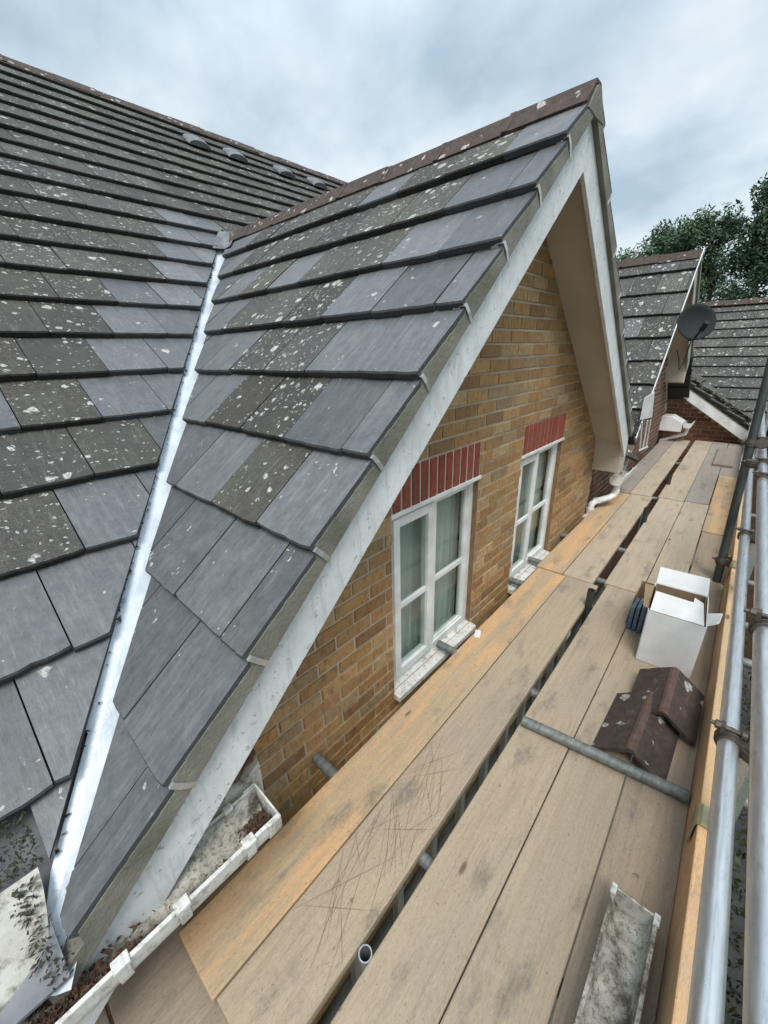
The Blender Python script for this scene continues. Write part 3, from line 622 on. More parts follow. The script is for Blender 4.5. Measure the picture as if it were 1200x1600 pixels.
for i in range(n):
    for j in range(3): fs.append((i * 4 + j, i * 4 + j + 1, (i + 1) * 4 + j + 1, (i + 1) * 4 + j))
va.add(vs, fs); va.build('valley_lining', M['valley'], house)
# ragged dark edge of old mortar beside the lining
ed = MB(); n = 110
for i in range(n):
    x = -.12 + 2.3 * i / n
    if rnd.random() < .75:
        a = vp(x, -1, .062 + rnd.uniform(-.008, .006), -.025); r_ = rnd.uniform(.005, .013)
        vs = [a + V(rnd.uniform(-1, 1), rnd.uniform(-1, 1), rnd.uniform(-.5, .8)) * r_ for _ in range(6)]
        ed.add(vs, [(0, 1, 2), (0, 2, 3), (0, 3, 4), (1, 2, 5), (2, 3, 5), (3, 4, 5), (4, 0, 5), (0, 1, 5)])
for i in range(60):
    x = rnd.choice([rnd.uniform(-.16, .02), rnd.uniform(.0, .12), rnd.uniform(.72, .8)]); a = vp(x, 1, rnd.uniform(-.004, .014), -.045); r_ = rnd.uniform(.004, .01)
    vs = [a + V(rnd.uniform(-1, 1), rnd.uniform(-1, 1), rnd.uniform(-.5, .8)) * r_ for _ in range(6)]
    ed.add(vs, [(0, 1, 2), (0, 2, 3), (0, 3, 4), (1, 2, 5), (2, 3, 5), (3, 4, 5), (4, 0, 5), (0, 1, 5)])
ed.build('valley_debris', M['moss'], house)['kind'] = 'stuff'
cap = MB(); cap.add([vp(2.12, -1, .08, .03), vp(2.12, 1, .07, .03), V(2.44, 4.1, 2.80), V(2.32, 4.22, 2.81), vp(2.2, 1, 0, .012)], [(0, 4, 3), (4, 1, 2), (4, 2, 3)]); cap.build('lead_saddle', M['lead'], house)

def verge_clip(house, p, d, n=None):
    """bent alloy strap: from the tile's top at the verge over its edge and down the mortar; d = downslope direction"""
    p = Vector(p); d = Vector(d).normalized(); up = V(0, 1, 0).cross(d); up = up if up.z > 0 else -up; mb = MB()
    q = [p + up * .006 + V(0, .045, 0), p + up * .010 + V(0, .02, 0), p + up * .010 + V(0, -.006, 0), p - up * .02 + V(0, -.007, 0), p - up * .066 + V(0, -.001, 0)]
    w = d * .016
    mb.sheet([a - w * .5 for a in q], w, .003)
    hk = [p + up * .008 + d * .010 + V(0, .045, 0), p - up * .022 + d * .013 + V(0, .045, 0)]
    mb.sheet([hk[0], hk[1]], V(0, -.03, 0), .003)
    mb.build('verge_clip', M['clip'], house)
for s in rowsL:
    z = ZA - s * SL; x = XA - s * CL
    if z < .6 or z > ZA - .14: continue
    verge_clip(house, (x + .005, YV, z - .016), (-CL, 0, -SL))
for s in rowsR:
    z = ZA - s * SR; x = XA + s * CR
    if x < 4.6 and z < ZA - .14: verge_clip(house, (x, YV, z - .016), (CR, 0, -SR))
# vents on the main roof
def roof_vent(house, x, s):
    y = RIDGE_Y - s * CM; z = MZ0 + MK * y + .035; mb = MB(); U_, S_, N_ = V(1, 0, 0), V(0, -CM, -SM), V(0, -SM, CM); c = V(x, y, z); n = 10; rows_ = []
    for j in range(7):
        tt = j / 6; rr = []
        for i in range(n + 1):
            a = math.pi * i / n; w = .15 * (1 - .35 * (1 - tt) ** 2); h = .075 * math.sin(math.pi * min(1, .12 + tt * .55)) ; rr.append(c + U_ * (-w * math.cos(a)) + S_ * (-.15 + .30 * tt) + N_ * (h * math.sin(a)))
        rows_ += rr
    fs = [(j * (n + 1) + i, j * (n + 1) + i + 1, (j + 1) * (n + 1) + i + 1, (j + 1) * (n + 1) + i) for j in range(6) for i in range(n)]
    mb.add(rows_, fs + [list(range(6 * (n + 1), 7 * (n + 1)))]); mb.build('roof_vent', M['lead'], house, smooth=True)
for vx in (3.43, 4.0, 4.85, 5.52): roof_vent(house, vx, .84)

# eaves: fascia, soffit, gutter ---------------------------------------
f = MB(); f.prism([(-3.94, .945, .24), (.37, .945, .24), (.375, .945, .44), (.30, .945, .40), (.22, .945, .45), (-3.94, .945, .45)], (0, .022, 0)); f.build('fascia', M['dpaint'], house)
f = MB(); f.box((-3.94, .968, .245), (.36, WY + .005, .258)); f.build('eaves_soffit', M['soffit'], house)
b = MB(); rnd = random.Random(8)
for i in range(9):
    a = rnd.uniform(-.03, .03); b.bar((.27 + rnd.uniform(-.05, .03), .955 + rnd.uniform(0, .05), .40 + rnd.uniform(-.02, .03)), (.37 + rnd.uniform(-.03, .02), .965 + rnd.uniform(0, .04), .46 + rnd.uniform(-.03, .05)), .014, .02)
b.build('split_rafter_end', M['brownwood'], house)
def gutter_profile(x, yf, yb, zt, dep, n=12):
    ym, hw = (yf + yb) / 2, (yb - yf) / 2; pts = [V(x, yf, zt)]
    for i in range(n + 1):
        a = math.pi * i / n; pts.append(V(x, ym - hw * math.copysign(abs(math.cos(a)) ** .55, math.cos(a)), zt - .012 - (dep - .012) * math.sin(a) ** .7))
    pts.append(V(x, yb, zt)); return pts
GZ, GF, GB = .385, .785, .925
def gutter(house, x0, x1, yf, yb, zt, dep=.085, silt=True, clips=(), stops=(), fill=.6):
    g = MB(); g.sheet(gutter_profile(x0, yf, yb, zt, dep), (x1 - x0, 0, 0), .0035)
    g.bar((x0, yf + .003, zt), (x1, yf + .003, zt), .011, .008)
    go = g.build('gutter', M['gpvc'], house, smooth=True)
    for sx in stops:
        s = MB(); pr = gutter_profile(sx, yf - .004, yb + .004, zt + .004, dep + .004); s.prism(pr, (.006, 0, 0)); pr2 = gutter_profile(sx - .035, yf - .006, yb + .006, zt + .002, dep + .005); s.sheet(pr2, (.04, 0, 0), .004); s.build('stop_end', M['gpvc'], go)
    for cx in clips:
        k = MB(); pr = gutter_profile(cx, yf - .007, yb + .002, zt + .003, dep + .006); k.sheet(pr, (.028, 0, 0), .004); k.box((cx - .004, yf - .010, zt - .002), (cx + .032, yf + .020, zt + .010)); k.box((cx + .004, yb - .016, zt - .004), (cx + .03, yb + .006, zt + .009)); k.build('gutter_bracket', M['gpvc'], go, bevel=.002)
    if silt:
        s = MB(); nx, ny = int((x1 - x0) / .012), 18; vs = []
        for i in range(nx + 1):
            for j in range(ny + 1):
                x = x0 + .006 + (x1 - x0 - .012) * i / nx; tt = j / ny; y_ = yf + .008 + (yb - yf - .016) * tt
                edge = abs(2 * tt - 1) ** 2.6
                z_ = zt - dep * (1 - fill * .45) + edge * dep * .62 + .007 * noise.noise(V(x * 30, y_ * 40, 0)) + .005 * noise.noise(V(x * 90, y_ * 90, 4))
                vs.append(V(x, y_, min(z_, zt - .006)))
        s.add(vs, [(i * (ny + 1) + j, (i + 1) * (ny + 1) + j, (i + 1) * (ny + 1) + j + 1, i * (ny + 1) + j + 1) for i in range(nx) for j in range(ny)]); s.build('silt', M['silt'], go, smooth=True)
    return go
gut = gutter(house, -1.6, .335, GF, GB, GZ, clips=(.225, .035, -.105, -.42, -.9), stops=(.335,))
# leaf litter in the gutter
def litter(pts, name, mat, parent, size=(.004, .012), seed=2):
    rnd = random.Random(seed); mb = MB()
    for p in pts:
        p = Vector(p); r_ = rnd.uniform(*size); u = V(rnd.uniform(-1, 1), rnd.uniform(-1, 1), rnd.uniform(-.5, .5)).normalized(); w = u.cross(V(rnd.uniform(-.4, .4), rnd.uniform(-.4, .4), 1)).normalized()
        k = rnd.uniform(.25, .6); a = u * r_; b_ = w * r_ * k; h = V(0, 0, r_ * .25)
        mb.add([p - a, p - b_ + h, p + a, p + b_ + h, p - b_ * .2 - h * .6], [(0, 1, 2), (0, 2, 3), (0, 4, 2), (1, 4, 0), (2, 4, 3)])
    return mb.build(name, mat, parent)
rnd = random.Random(21)
pts = [(rnd.gauss(.285, .022), rnd.uniform(GF + .015, GF + .075), GZ - .042 + rnd.uniform(0, .018)) for _ in range(260)]
pts += [(-.20 + rnd.gauss(0, .07), GF + abs(rnd.gauss(0, .045)) + .008, GZ - .045 + rnd.uniform(0, .022)) for _ in range(700)]
pts += [(rnd.uniform(-.1, .3), GF + .012 + abs(rnd.gauss(0, .012)), GZ - .028 + rnd.uniform(0, .008)) for _ in range(70)]
lo = litter([p for p in pts if p[0] < .325 and p[1] < GB], 'leaf_litter', M['litter'], gut); lo['kind'] = 'stuff'

# left end: bare eaves, white tray and grey felt lip over the gutter
e_ = MB(); pr = []
tr = MB(); n = 22; mm_ = 14; vs = []
for i in range(n + 1):
    for j in range(mm_ + 1):
        u, v = i / n, j / mm_
        x = -.62 + .46 * u; y = .845 + .17 * v
        x += -.05 * (1 - v) ** 2 * (u > .5)
        z = MZ0 + MK * y + .012 + .03 * math.sin(math.pi * u) * (1 - v) - .035 * (1 - v) ** 3 + .004 * noise.noise(V(x * 20, y * 20, 0))
        vs.append(V(x, y, z))
tr.add(vs, [(i * (mm_ + 1) + j, (i + 1) * (mm_ + 1) + j, (i + 1) * (mm_ + 1) + j + 1, i * (mm_ + 1) + j + 1) for i in range(n) for j in range(mm_)])
tr.build('eaves_tray', M['dpaint'], house, smooth=True)
fl = MB(); fl.prism([(-.42, .83, MZ0 + MK * .83 + .0), (-.17, .83, MZ0 + MK * .83 + .0), (-.17, .93, MZ0 + MK * .93 + .0), (-.42, .93, MZ0 + MK * .93 + .0)], (0, 0, -.008)); fl.build('felt_lip', M['lead'], house)
rnd = random.Random(31)
pts = []
for _ in range(1500):
    x = rnd.uniform(-.5, -.15); y = rnd.uniform(1.02, 1.16); pts.append((x, y, MZ0 + MK * y + rnd.uniform(-.005, .02)))
for _ in range(120):
    x = -.195 + rnd.gauss(0, .012); y = rnd.uniform(.86, 1.0); pts.append((x, y, MZ0 + MK * y + .02 + rnd.uniform(-.004, .008)))
for _ in range(50): pts.append((-.185 + rnd.gauss(0, .014), .855 + rnd.gauss(0, .018), MZ0 + MK * .86 + rnd.uniform(-.01, .012)))
lo = litter(pts, 'roof_litter', M['moss'], house, (.003, .009), 3); lo['kind'] = 'stuff'

# right end of the gable: gutter between the gables and downpipe
g2 = gutter(house, 4.72, 5.35, .87, .99, .36, silt=True, clips=(4.9, 5.2), stops=())
s = MB(); s.prism(gutter_profile(4.712, .866, .994, .364, .09), (.007, 0, 0)); s.build('stop_end', M['upvc'], g2)
dp = MB(); dp.path([(4.80, .93, .28), (4.80, .93, .20), (4.79, .935, .15), (4.75, .97, .12), (4.68, 1.03, .10), (4.62, 1.07, .09), (4.58, 1.095, .06), (4.57, 1.10, .0), (4.57, 1.10, -.6), (4.57, 1.10, -4.6)], .034, 16)
for q in ((4.80, .93, .19), (4.57, 1.10, .0), (4.64, 1.06, .095)):
    dp.tube(V(*q) - V(0, 0, .02), V(*q) + V(0, 0, .02), .039, 16)
dpo = dp.build('downpipe', M['upvc'], house, smooth=True)
br = MB(); br.box((4.5, 1.09, -.09), (4.62, 1.15, -.065)); br.tube((4.57, 1.1, -.1), (4.57, 1.1, -.055), .04, 16); br.build('pipe_bracket', M['upvc'], dpo)

# ================================================================== NEIGHBOURING HOUSE
NX, NZ, NYV = 7.02, 2.78, .94
nb = empty('neighbouring_house', (7.2, 3.5, -4.7), 'next house in the row, its lichen spotted gable roof just beyond the big gable', 'house')
def ncol(v, s, r): return (r.uniform(0, .35) if r.random() < .93 else .6, r.random(), r.uniform(.4, 1.0))
gable(nb, NX, NZ, 1.22, .86, NYV, 4.1, 5.22, 8.45, [], [], ncol, ncol, phase=1.1325, zc0=.74, soffit_y=1.24, paintmat='dpaint')
def ntop(x): return max((NZ - 1.22 * (NX - x) if x < NX else NZ - .86 * (x - NX)) - .22, .42)
XA_save = XA
brick_wall(nb, 4.615, 9.35, -2.335, 2.6, 1.24, ntop, [], [], seed=4, pal=[(.13, .06, .035), (.16, .075, .042), (.11, .05, .03), (.14, .08, .05)])
rt = MB(); tiles(rt, OM, (1, 0, 0), (0, -CM, -SM), 5.303, 9.35, rows, GM, .2955, [], lambda u, s, r: (0, r.random(), r.uniform(.2, .7)), phase=.066, skip=lambda u, s: s > s_of_y(4.1) and abs(u - NX) < (s_of_y(.0) - s) * 0 + max(0, (4.1 - (RIDGE_Y - s * CM))) * .78)
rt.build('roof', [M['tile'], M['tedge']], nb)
fb = MB(); fb.prism([(8.95, .90, .20), (8.95, 1.24, .20), (8.95, 1.24, .46), (8.95, 1.08, .46), (8.95, .90, .36)], (.38, 0, 0)); fb.build('eaves_box', M['upvc'], nb, bevel=.004)
g3 = gutter(nb, 8.95, 9.33, .76, .88, .36, silt=False, stops=())
s = MB(); s.prism(gutter_profile(8.94, .756, .884, .364, .09), (.007, 0, 0)); s.build('stop_end', M['upvc'], g3)
dp = MB(); dp.path([(9.1, .82, .28), (9.1, .84, .15), (9.08, 1.0, .08), (9.08, 1.18, .0), (9.08, 1.19, -.5), (9.08, 1.19, -4.6)], .034, 12); dp.build('downpipe', M['upvc'], nb, smooth=True)
# white edging strip down the left verge and flashing offcut at its foot
es = MB(); es.bar((NX - .01, NYV - .010, NZ + .012), (5.30, NYV - .010, NZ - 1.22 * (NX - 5.30) + .012), .010, .018); es.build('verge_trim', M['paint'], nb)
es = MB(); es.prism([(5.75, NYV - .03, .99 + .72), (5.72, NYV - .03, 1.55), (5.35, NYV - .03, 1.15), (5.05, NYV - .03, .78), (4.98, NYV - .03, .86), (5.3, NYV - .03, 1.28)], (0, .01, 0)); es = None
wf = MB(); fy = .905
FLASH = ((5.185, 1.153), (5.655, 1.18), (5.855, .862), (5.194, .92))
FSTRIP = (((5.295, .878), (5.508, .545)), ((5.611, .856), (5.70, .517)), ((5.80, .834), (5.90, .49)), ((5.50, .52), (6.0, .47)))
def FP(px, z): return (px, fy, z)
wf.prism([FP(*p) for p in FLASH], (0, .008, 0)); wf.build('flashing', M['upvc'], nb)
for st_ in FSTRIP:
    wf = MB(); wf.bar(FP(*st_[0]), FP(*st_[1]), .012, .02); wf.build('flashing_strip', M['upvc'], nb)

# satellite dish on the neighbour's gable
sdx = V(6.45, .792, 1.905)
dish = empty('satellite_dish', sdx, 'dark round satellite dish fixed to the next gable', 'satellite dish')
d = MB(); ax = V(-.80, -.52, .30).normalized(); u = ax.orthogonal().normalized(); w = ax.cross(u); n = 32; vs = [sdx]; fs = []
for j in range(1, 7):
    rr = .212 * j / 6
    for i in range(n):
        a = 2 * math.pi * i / n; vs.append(sdx + (u * math.cos(a) + w * math.sin(a)) * rr + ax * (.07 * (j / 6) ** 2))
for i in range(n): fs.append((0, 1 + i, 1 + (i + 1) % n))
for j in range(5):
    for i in range(n): fs.append((1 + j * n + i, 1 + (j + 1) * n + i, 1 + (j + 1) * n + (i + 1) % n, 1 + j * n + (i + 1) % n))
d.add(vs, fs); do = d.build('reflector', M['dish'], dish, smooth=True); so_ = do.modifiers.new('solid', 'SOLIDIFY'); so_.thickness = .008
d = MB(); d.path([sdx - w * .0 + V(0, 0, -.18), sdx + ax * .10 + V(0, 0, -.20), sdx + ax * .26 + V(0, 0, -.12)], .012, 10); d.build('feed_arm', M['dish'], dish)
d = MB(); d.tube(sdx + ax * .23 + V(0, 0, -.14), sdx + ax * .31 + V(0, 0, -.09), .03, 14); d.build('feed_horn', M['dish'], dish)
d = MB(); d.path([sdx, sdx - ax * .10, V(sdx.x, .92, sdx.z - .05)], .018, 10); d.build('bracket', M['dish'], dish)
d = MB(); d.path([sdx + V(.0, -.02, -.19), sdx + V(.02, 0, -.42), sdx + V(-.02, .03, -.52), sdx + V(-.05, .05, -.40), sdx + V(-.03, .1, -.28)], .006, 8); d.build('cable', M['dish'], dish)

# ================================================================== END HOUSE
eh = empty('end_house', (12, 2, -4.7), 'far house closing the end of the scaffold, red brick under a sloping white bargeboard', 'house')
EX = 9.55; EK = .68
ez = lambda y: .86 + EK * (y - 1.17)             # underside of bargeboard top edge
b = MB(); rnd = random.Random(9); k = 0; z = -2.3
poly = [(EX, -.02, -4.7), (EX, 3.2, -4.7), (EX, 3.2, ez(3.2)), (EX, -.02, ez(-.02))]
b.add([(EX + .002,) + p[1:] for p in poly], [(0, 1, 2, 3)], mi=1)
while z < 2.2:
    y = -.02 - (.1125 if k % 2 else 0)
    while y < 3.1:
        a, c = max(y + .005, -.02), y + .22
        if z + .08 < ez(a) - .0 and c - a > .03:
            cc = rnd.choice([(.19, .075, .045), (.23, .10, .055), (.16, .06, .038), (.21, .11, .065)]); p = EX - rnd.uniform(.003, .006)
            b.add([(p, a, z + .005), (p, c, z + .005), (p, c, z + .07), (p, a, z + .07), (EX + .004, a, z + .005), (EX + .004, c, z + .005), (EX + .004, c, z + .07), (EX + .004, a, z + .07)], [(3, 2, 1, 0), (4, 5, 1, 0), (7, 6, 2, 3), (0, 3, 7, 4), (1, 5, 6, 2)], cc)
        y += .225
    z += .075; k += 1
b.build('wall', [M['brick'], M['mortar']], eh)
b = MB(); xb = EX - .22; b.prism([(xb, -.07, ez(-.07) - .0), (xb, 2.2, ez(2.2)), (xb, 2.2, ez(2.2) + .20), (xb, -.07, ez(-.07) + .20)], (.024, 0, 0)); b.build('bargeboard', M['upvc'], eh, bevel=.003)
b = MB(); b.prism([(xb + .026, -.06, ez(-.06) + .03), (xb + .026, 2.2, ez(2.2) + .03), (xb + .026, 2.2, ez(2.2) + .05), (xb + .026, -.06, ez(-.06) + .05)], (.25, 0, 0)); b.build('soffit', M['soffit'], eh)
b = MB(); b.prism([(xb - .012, -.10, ez(-.10) + .203), (xb - .012, 2.2, ez(2.2) + .203), (xb - .012, 2.2, ez(2.2) + .265), (xb - .012, -.10, ez(-.10) + .265)], (.3, 0, 0)); b.build('verge_mortar', M['moss'], eh)
ce = math.cos(math.atan(EK)); rt = MB()
rws = [.33 * i for i in range(1, 9)]
y_top = 2.0
tiles(rt, (0, y_top, ez(y_top) + .27), (1, 0, 0), (0, -ce, -ce * EK), xb - .03, 12.5, [q for q in rws if y_top - q * ce > -.2], .33, .30, [], lambda u, s, r: (.1, r.random(), r.uniform(.2, .8)))
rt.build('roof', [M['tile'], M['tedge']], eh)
# cross roof facing the scaffold, ridge runs along y
RX, RZ2, RK = 13.2, 2.50, .66; cr = math.cos(math.atan(RK)); rt = MB()
tiles(rt, (RX, 0, RZ2), (0, 1, 0), (-cr, 0, -cr * RK), -6, 6, [.335 * i for i in range(1, 13)], .335, .30, [], lambda u, s, r: (.1, r.random(), r.uniform(.5, 1.0)))
rt.build('cross_roof', [M['tile'], M['tedge']], eh)
b = MB(); b.prism([(RX, -6, RZ2 - .02), (RX + 3.6, -6, RZ2 - 2.4), (RX - 3.1, -6, RZ2 - 2.1)], (0, 12, 0)); b.prism([(EX + .3, -6, -4.7), (RX + 3.4, -6, -4.7), (RX + 3.4, -6, .05), (EX + .8, -6, .05)], (0, 12, 0)) if False else None; b.build('roof_core', M['lead'], eh)
b = MB(); b.box((EX + .7, -5.8, -4.7), (RX + 3.2, 5.8, .0)); b.build('house_body', M['dbrick'], eh)
ridge_run(eh, (RX, -6, RZ2 + .07), (RX, 6, RZ2 + .07), .45, .13, .09, 'ridge_tiles')
rnd = random.Random(12); pts = []
for _ in range(380):
    y = rnd.uniform(-.1, 1.3); x = xb + .22 + rnd.gauss(0, .07); pts.append((x, y, ez(y) + .31 + rnd.uniform(-.01, .04)))
lo = litter(pts, 'moss_clump', M['moss'], eh, (.02, .06), 5); lo['kind'] = 'stuff'

# ================================================================== SCAFFOLD
PHI = math.atan(.019)
RS = Matrix.Rotation(PHI, 4, 'Z')
def S(u, v, z=0.0): return RS @ V(u, v, z)
def board(u0, u1, v0, v1, z, tint, label, th=.038, group='scaffold boards of the deck', name='scaffold_board', cat='scaffold board', tilt=0.0, roll=0.0):
    rnd = random.Random(int(u0 * 37 + v0 * 91)); L = u1 - u0; wv_ = v1 - v0; mb = MB(); n = max(2, int(L / .12))
    vs = []
    for i in range(n + 1):
        x = L * i / n; e1 = .0015 * noise.noise(V(x * 3, u0, v0)); e2 = .0015 * noise.noise(V(x * 3, u0 + 9, v0)); dz = .002 * noise.noise(V(x * 1.2, v0 * 7, u0))
        vs += [V(x, e1, -th + dz), V(x, wv_ + e2, -th + dz), V(x, wv_ + e2, dz), V(x, e1, dz)]
    fs = []
    for i in range(n):
        for j in range(4): fs.append((i * 4 + j, (i + 1) * 4 + j, (i + 1) * 4 + (j + 1) % 4, i * 4 + (j + 1) % 4))
    fs += [(0, 1, 2, 3), (n * 4 + 3, n * 4 + 2, n * 4 + 1, n * 4)]
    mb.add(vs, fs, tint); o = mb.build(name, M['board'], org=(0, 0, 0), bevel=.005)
    o.location = S(u0, v0, z); o.rotation_euler = (roll, 0, PHI + tilt); ORG[o.name] = o.location.copy()
    return tag(o, label, cat, group)
TAN = (.365, .292, .208); PEACH = (.40, .302, .190); GREY = (.275, .24, .205); BRN = (.315, .246, .176); PALE = (.40, .325, .236)
# u0,u1,v0,v1,z,tint,label
B = [
 (.045, 2.985, .745, .964, .000, PEACH, 'orange stained board nearest the brick wall, running past the first window'),
 (.055, 2.99, .508, .740, .001, TAN, 'tan board scored with many saw cuts beside the wide gap'),
 (-1.2, 3.055, .238, .460, .002, TAN, 'long tan board on the outer side of the wide gap, under the loose tube end'),
 (-1.2, 3.03, .013, .2345, .000, TAN, 'tan board under the left side of the white box and the loose tube'),
 (-1.2, 4.62, -.2035, .0095, .001, BRN, 'brownish outermost board along the toe board, under the gutter offcut and ridge tiles'),
 (3.0, 5.39, .778, .985, .004, PEACH, 'orange board next to the wall past the second window, up to the downpipe'),
 (3.0, 5.42, .552, .772, .003, PALE, 'pale board with grey smears beside the dark post stubs, middle row'),
 (3.07, 5.47, .246, .484, .000, PALE, 'clean pale board just beyond the white box on the gap side'),
 (3.05, 5.50, .020, .242, .001, PALE, 'clean pale board directly behind the white box'),
 (4.64, 6.95, -.195, .014, .004, PEACH, 'short yellowish board between the grey board and the loose plank piece'),
 (5.42, 9.35, .80, 1.0, .005, GREY, 'weathered grey board under the downpipe and gutter corner, far end nearest the wall'),
 (5.45, 9.3, .572, .795, .003, PALE, 'far pale board on the wall side of the gap reaching the red brick wall'),
 (5.49, 9.4, .250, .505, .002, PALE, 'far pale board on the open side of the gap reaching the red brick wall'),
 (5.52, 9.4, .026, .247, .003, GREY, 'far greyish board with a long split, ending at the red brick wall'),
 (6.97, 9.4, -.18, .02, .002, GREY, 'far grey board under the loose plank piece at the outer edge'),
]
BO = [board(*b_) for b_ in B]
board(7.45, 8.75, -.11, .13, .041, (.23, .19, .155), 'loose weathered plank piece lying on the far boards by the white standards', group=None, name='plank_offcut', cat='plank')
# saw cuts on the scored board
sc = MB(); rnd = random.Random(77); o0 = BO[1]
def cut(p, q, w=.0022):
    p, q = V(*p, 0), V(*q, 0); d = (q - p).normalized(); n_ = V(-d.y, d.x, 0) * w; z = V(0, 0, .0028)
    sc.add([p - n_ * .3 + z, (p + q) / 2 - n_ + z, q - n_ * .3 + z, q + n_ * .3 + z, (p + q) / 2 + n_ + z, p + n_ * .3 + z], [(0, 1, 2, 3, 4, 5)])
for i in range(46):
    x = rnd.uniform(.3, 1.0); y = rnd.uniform(.03, .2); L = rnd.uniform(.05, .2); a = rnd.choice([rnd.gauss(.55, .18), rnd.gauss(.55, .18), rnd.gauss(-.65, .25), rnd.gauss(.15, .2)]) + (0)
    p = (x - L * math.cos(a), y - L * math.sin(a)); q = (x + L * math.cos(a), y + L * math.sin(a))
    cl = lambda w_: (w_[0], min(max(w_[1], .008), .222))
    cut(cl(p), cl(q), rnd.uniform(.0006, .0013))
sco = sc.build('saw_cuts', M['saw'], BO[1]) if False else None
ORG['_sc'] = V(0, 0, 0)
me_o = MB(); me_o.v, me_o.f, me_o.c, me_o.mi = sc.v, sc.f, sc.c, sc.mi
so2 = me_o.build('saw_cuts', M['saw'], org=(0, 0, 0)); so2.parent = BO[1]; so2.location = (0, 0, 0)
# lower boards under the gutter, laid across
for i, (u0, lab) in enumerate(((-.17, 'lower cross board under the gutter, butting the near ends of the deck boards'), (-.40, 'second lower cross board under the gutter, nearer the bottom left corner'), (-.63, 'lower grey cross board behind the corner of the gutter'))):
    mb = MB(); mb.box((u0, .30, -.105), (u0 + .222, 1.10, -.067), (.30, .245, .19)); o = mb.build('scaffold_board', M['board'], bevel=.005); o.rotation_euler = (0, 0, PHI); tag(o, lab, 'scaffold board', 'cross boards below the gutter')
# the lift below: boards added to darken the view down the gap
for v0 in (-.2, .03, .255, .515, .745):
    board(-1.2, 9.2, v0, v0 + .225, -2.05, (.20, .17, .13), 'board added on the lower scaffold lift to darken the gap', group='boards added on the lower lift')
# toe boards
def toe(u0, u1, v, label):
    mb = MB(); n = int((u1 - u0) / .15); th = .038
    a = [S(u0, v - th, -.03), S(u0, v, -.03), S(u0, v, .226), S(u0, v - th, .226)]
    mb.prism(a, S(u1, v, 0) - S(u0, v, 0), (.45, .32, .185)); o = mb.build('toe_board', M['board'], org=S(u0, v, 0), bevel=.005); return tag(o, label, 'toe board', 'toe boards')
toe(-1.2, 3.50, -.2040, 'orange brown toe board standing on edge beside the white box and gutter offcut')
toe(3.56, 9.3, -.2040, 'pale far toe board standing on edge beyond the dark brace')
def toe_clip(u, label):
    mb = MB(); v0, v1 = -.202, -.244; pts = [S(u, v0 + .006, .12), S(u, v0 + .006, .222), S(u, v0 + .001, .231), S(u, v0 - .010, .236), S(u, v1 + .010, .236), S(u, v1 - .001, .231), S(u, v1 - .006, .222), S(u, v1 - .006, .10)]
    mb.sheet(pts, S(.085, 0) - S(0, 0), .003); o = mb.build('board_clip', M['zinc'], smooth=False, bevel=.001); return tag(o, label, 'clip', 'toe board clips')
toe_clip(1.27, 'olive zinc clip hooked over the near toe board')
toe_clip(3.40, 'dull zinc clip hooked over the toe board at the foot of the dark brace')

def coupler(parent, p, d1, d2, r=.0242, swing=1):
    """right-angle coupler: two clasps at right angles with flap bolts"""
    p = Vector(p); d1 = Vector(d1).normalized(); d2 = Vector(d2); d2 = (d2 - d1 * d2.dot(d1)).normalized(); d3 = d1.cross(d2) * swing; mb = MB()
    mb.tube(p - d1 * .024, p + d1 * .024, r + .0075, 18)
    mb.tube(p - d1 * .010, p + d1 * .010, r + .012, 18)
    q = p + d3 * (r * 2 + .006); mb.tube(q - d2 * .024, q + d2 * .024, r + .0075, 18); mb.tube(q - d2 * .01, q + d2 * .01, r + .012, 18)
    mb.bar(p + d3 * r * .5, q, .045, .045, d1)
    c = mb.build('coupler', M['rust'], parent, smooth=True, bevel=.001)
    for base, dd, e in ((p, d2, -d3), (q, d1, d3)):
        b_ = MB(); s0 = base + dd * (r + .016) ; b_.tube(s0 - e * .045, s0 + e * .055, .0062, 10); b_.tube(s0 + e * .028, s0 + e * .042, .0125, 6); b_.tube(s0 - e * .03, s0 - e * .018, .013, 10); b_.bar(s0 - dd * .018 + e * .024, s0 + dd * .010 + e * .024, .026, .010, e); b_.build('bolt', M['rust'], c)
    return c
GROUP_R = 'galvanised guard rails'
def stube(name, a, b_, mat, label, cat='scaffold tube', group=None, r=.0242):
    o = empty(name, (Vector(a) + Vector(b_)) / 2, label, cat, group); mb = MB(); mb.tube(a, b_, r, 28, inner=r - .004); mb.build('tube', mat, o, smooth=True); return o
mid = stube('guard_rail', S(-1.5, -.198, .60), S(6.4, -.190, .60), M['galv'], 'lower galvanised guard rail just outside the toe board, carrying the brown coupler', 'guard rail', GROUP_R)
top = stube('guard_rail', S(-1.5, -.190, .955), S(7.4, -.186, .95), M['galv'], 'upper galvanised guard rail at the right edge of the photo', 'guard rail', GROUP_R)
coupler(mid, S(1.28, -.198, .60), S(1, 0) , (0, 0, 1), swing=1)
coupler(mid, S(3.05, -.195, .60), S(1, 0), (0, 0, 1), swing=1)
coupler(top, S(1.35, -.190, .955), S(1, 0), (0, 0, 1), swing=1)
coupler(top, S(3.05, -.189, .954), S(1, 0), (0, 0, 1), swing=1)
coupler(top, S(3.45, -.189, .954), S(1, 0), (0, 0, 1), swing=-1)
# outer standards
for u, ztop, lab in ((1.28, .72, 'galvanised outer standard hidden behind the near brown coupler'), (3.05, .99, 'galvanised outer standard beyond the second coupler'), (6.2, 1.0, 'galvanised outer standard further along the rails')):
    stube('standard', S(u, -.255, -4.7), S(u, -.255, ztop), M['galv'], lab, 'scaffold standard', 'outer standards')
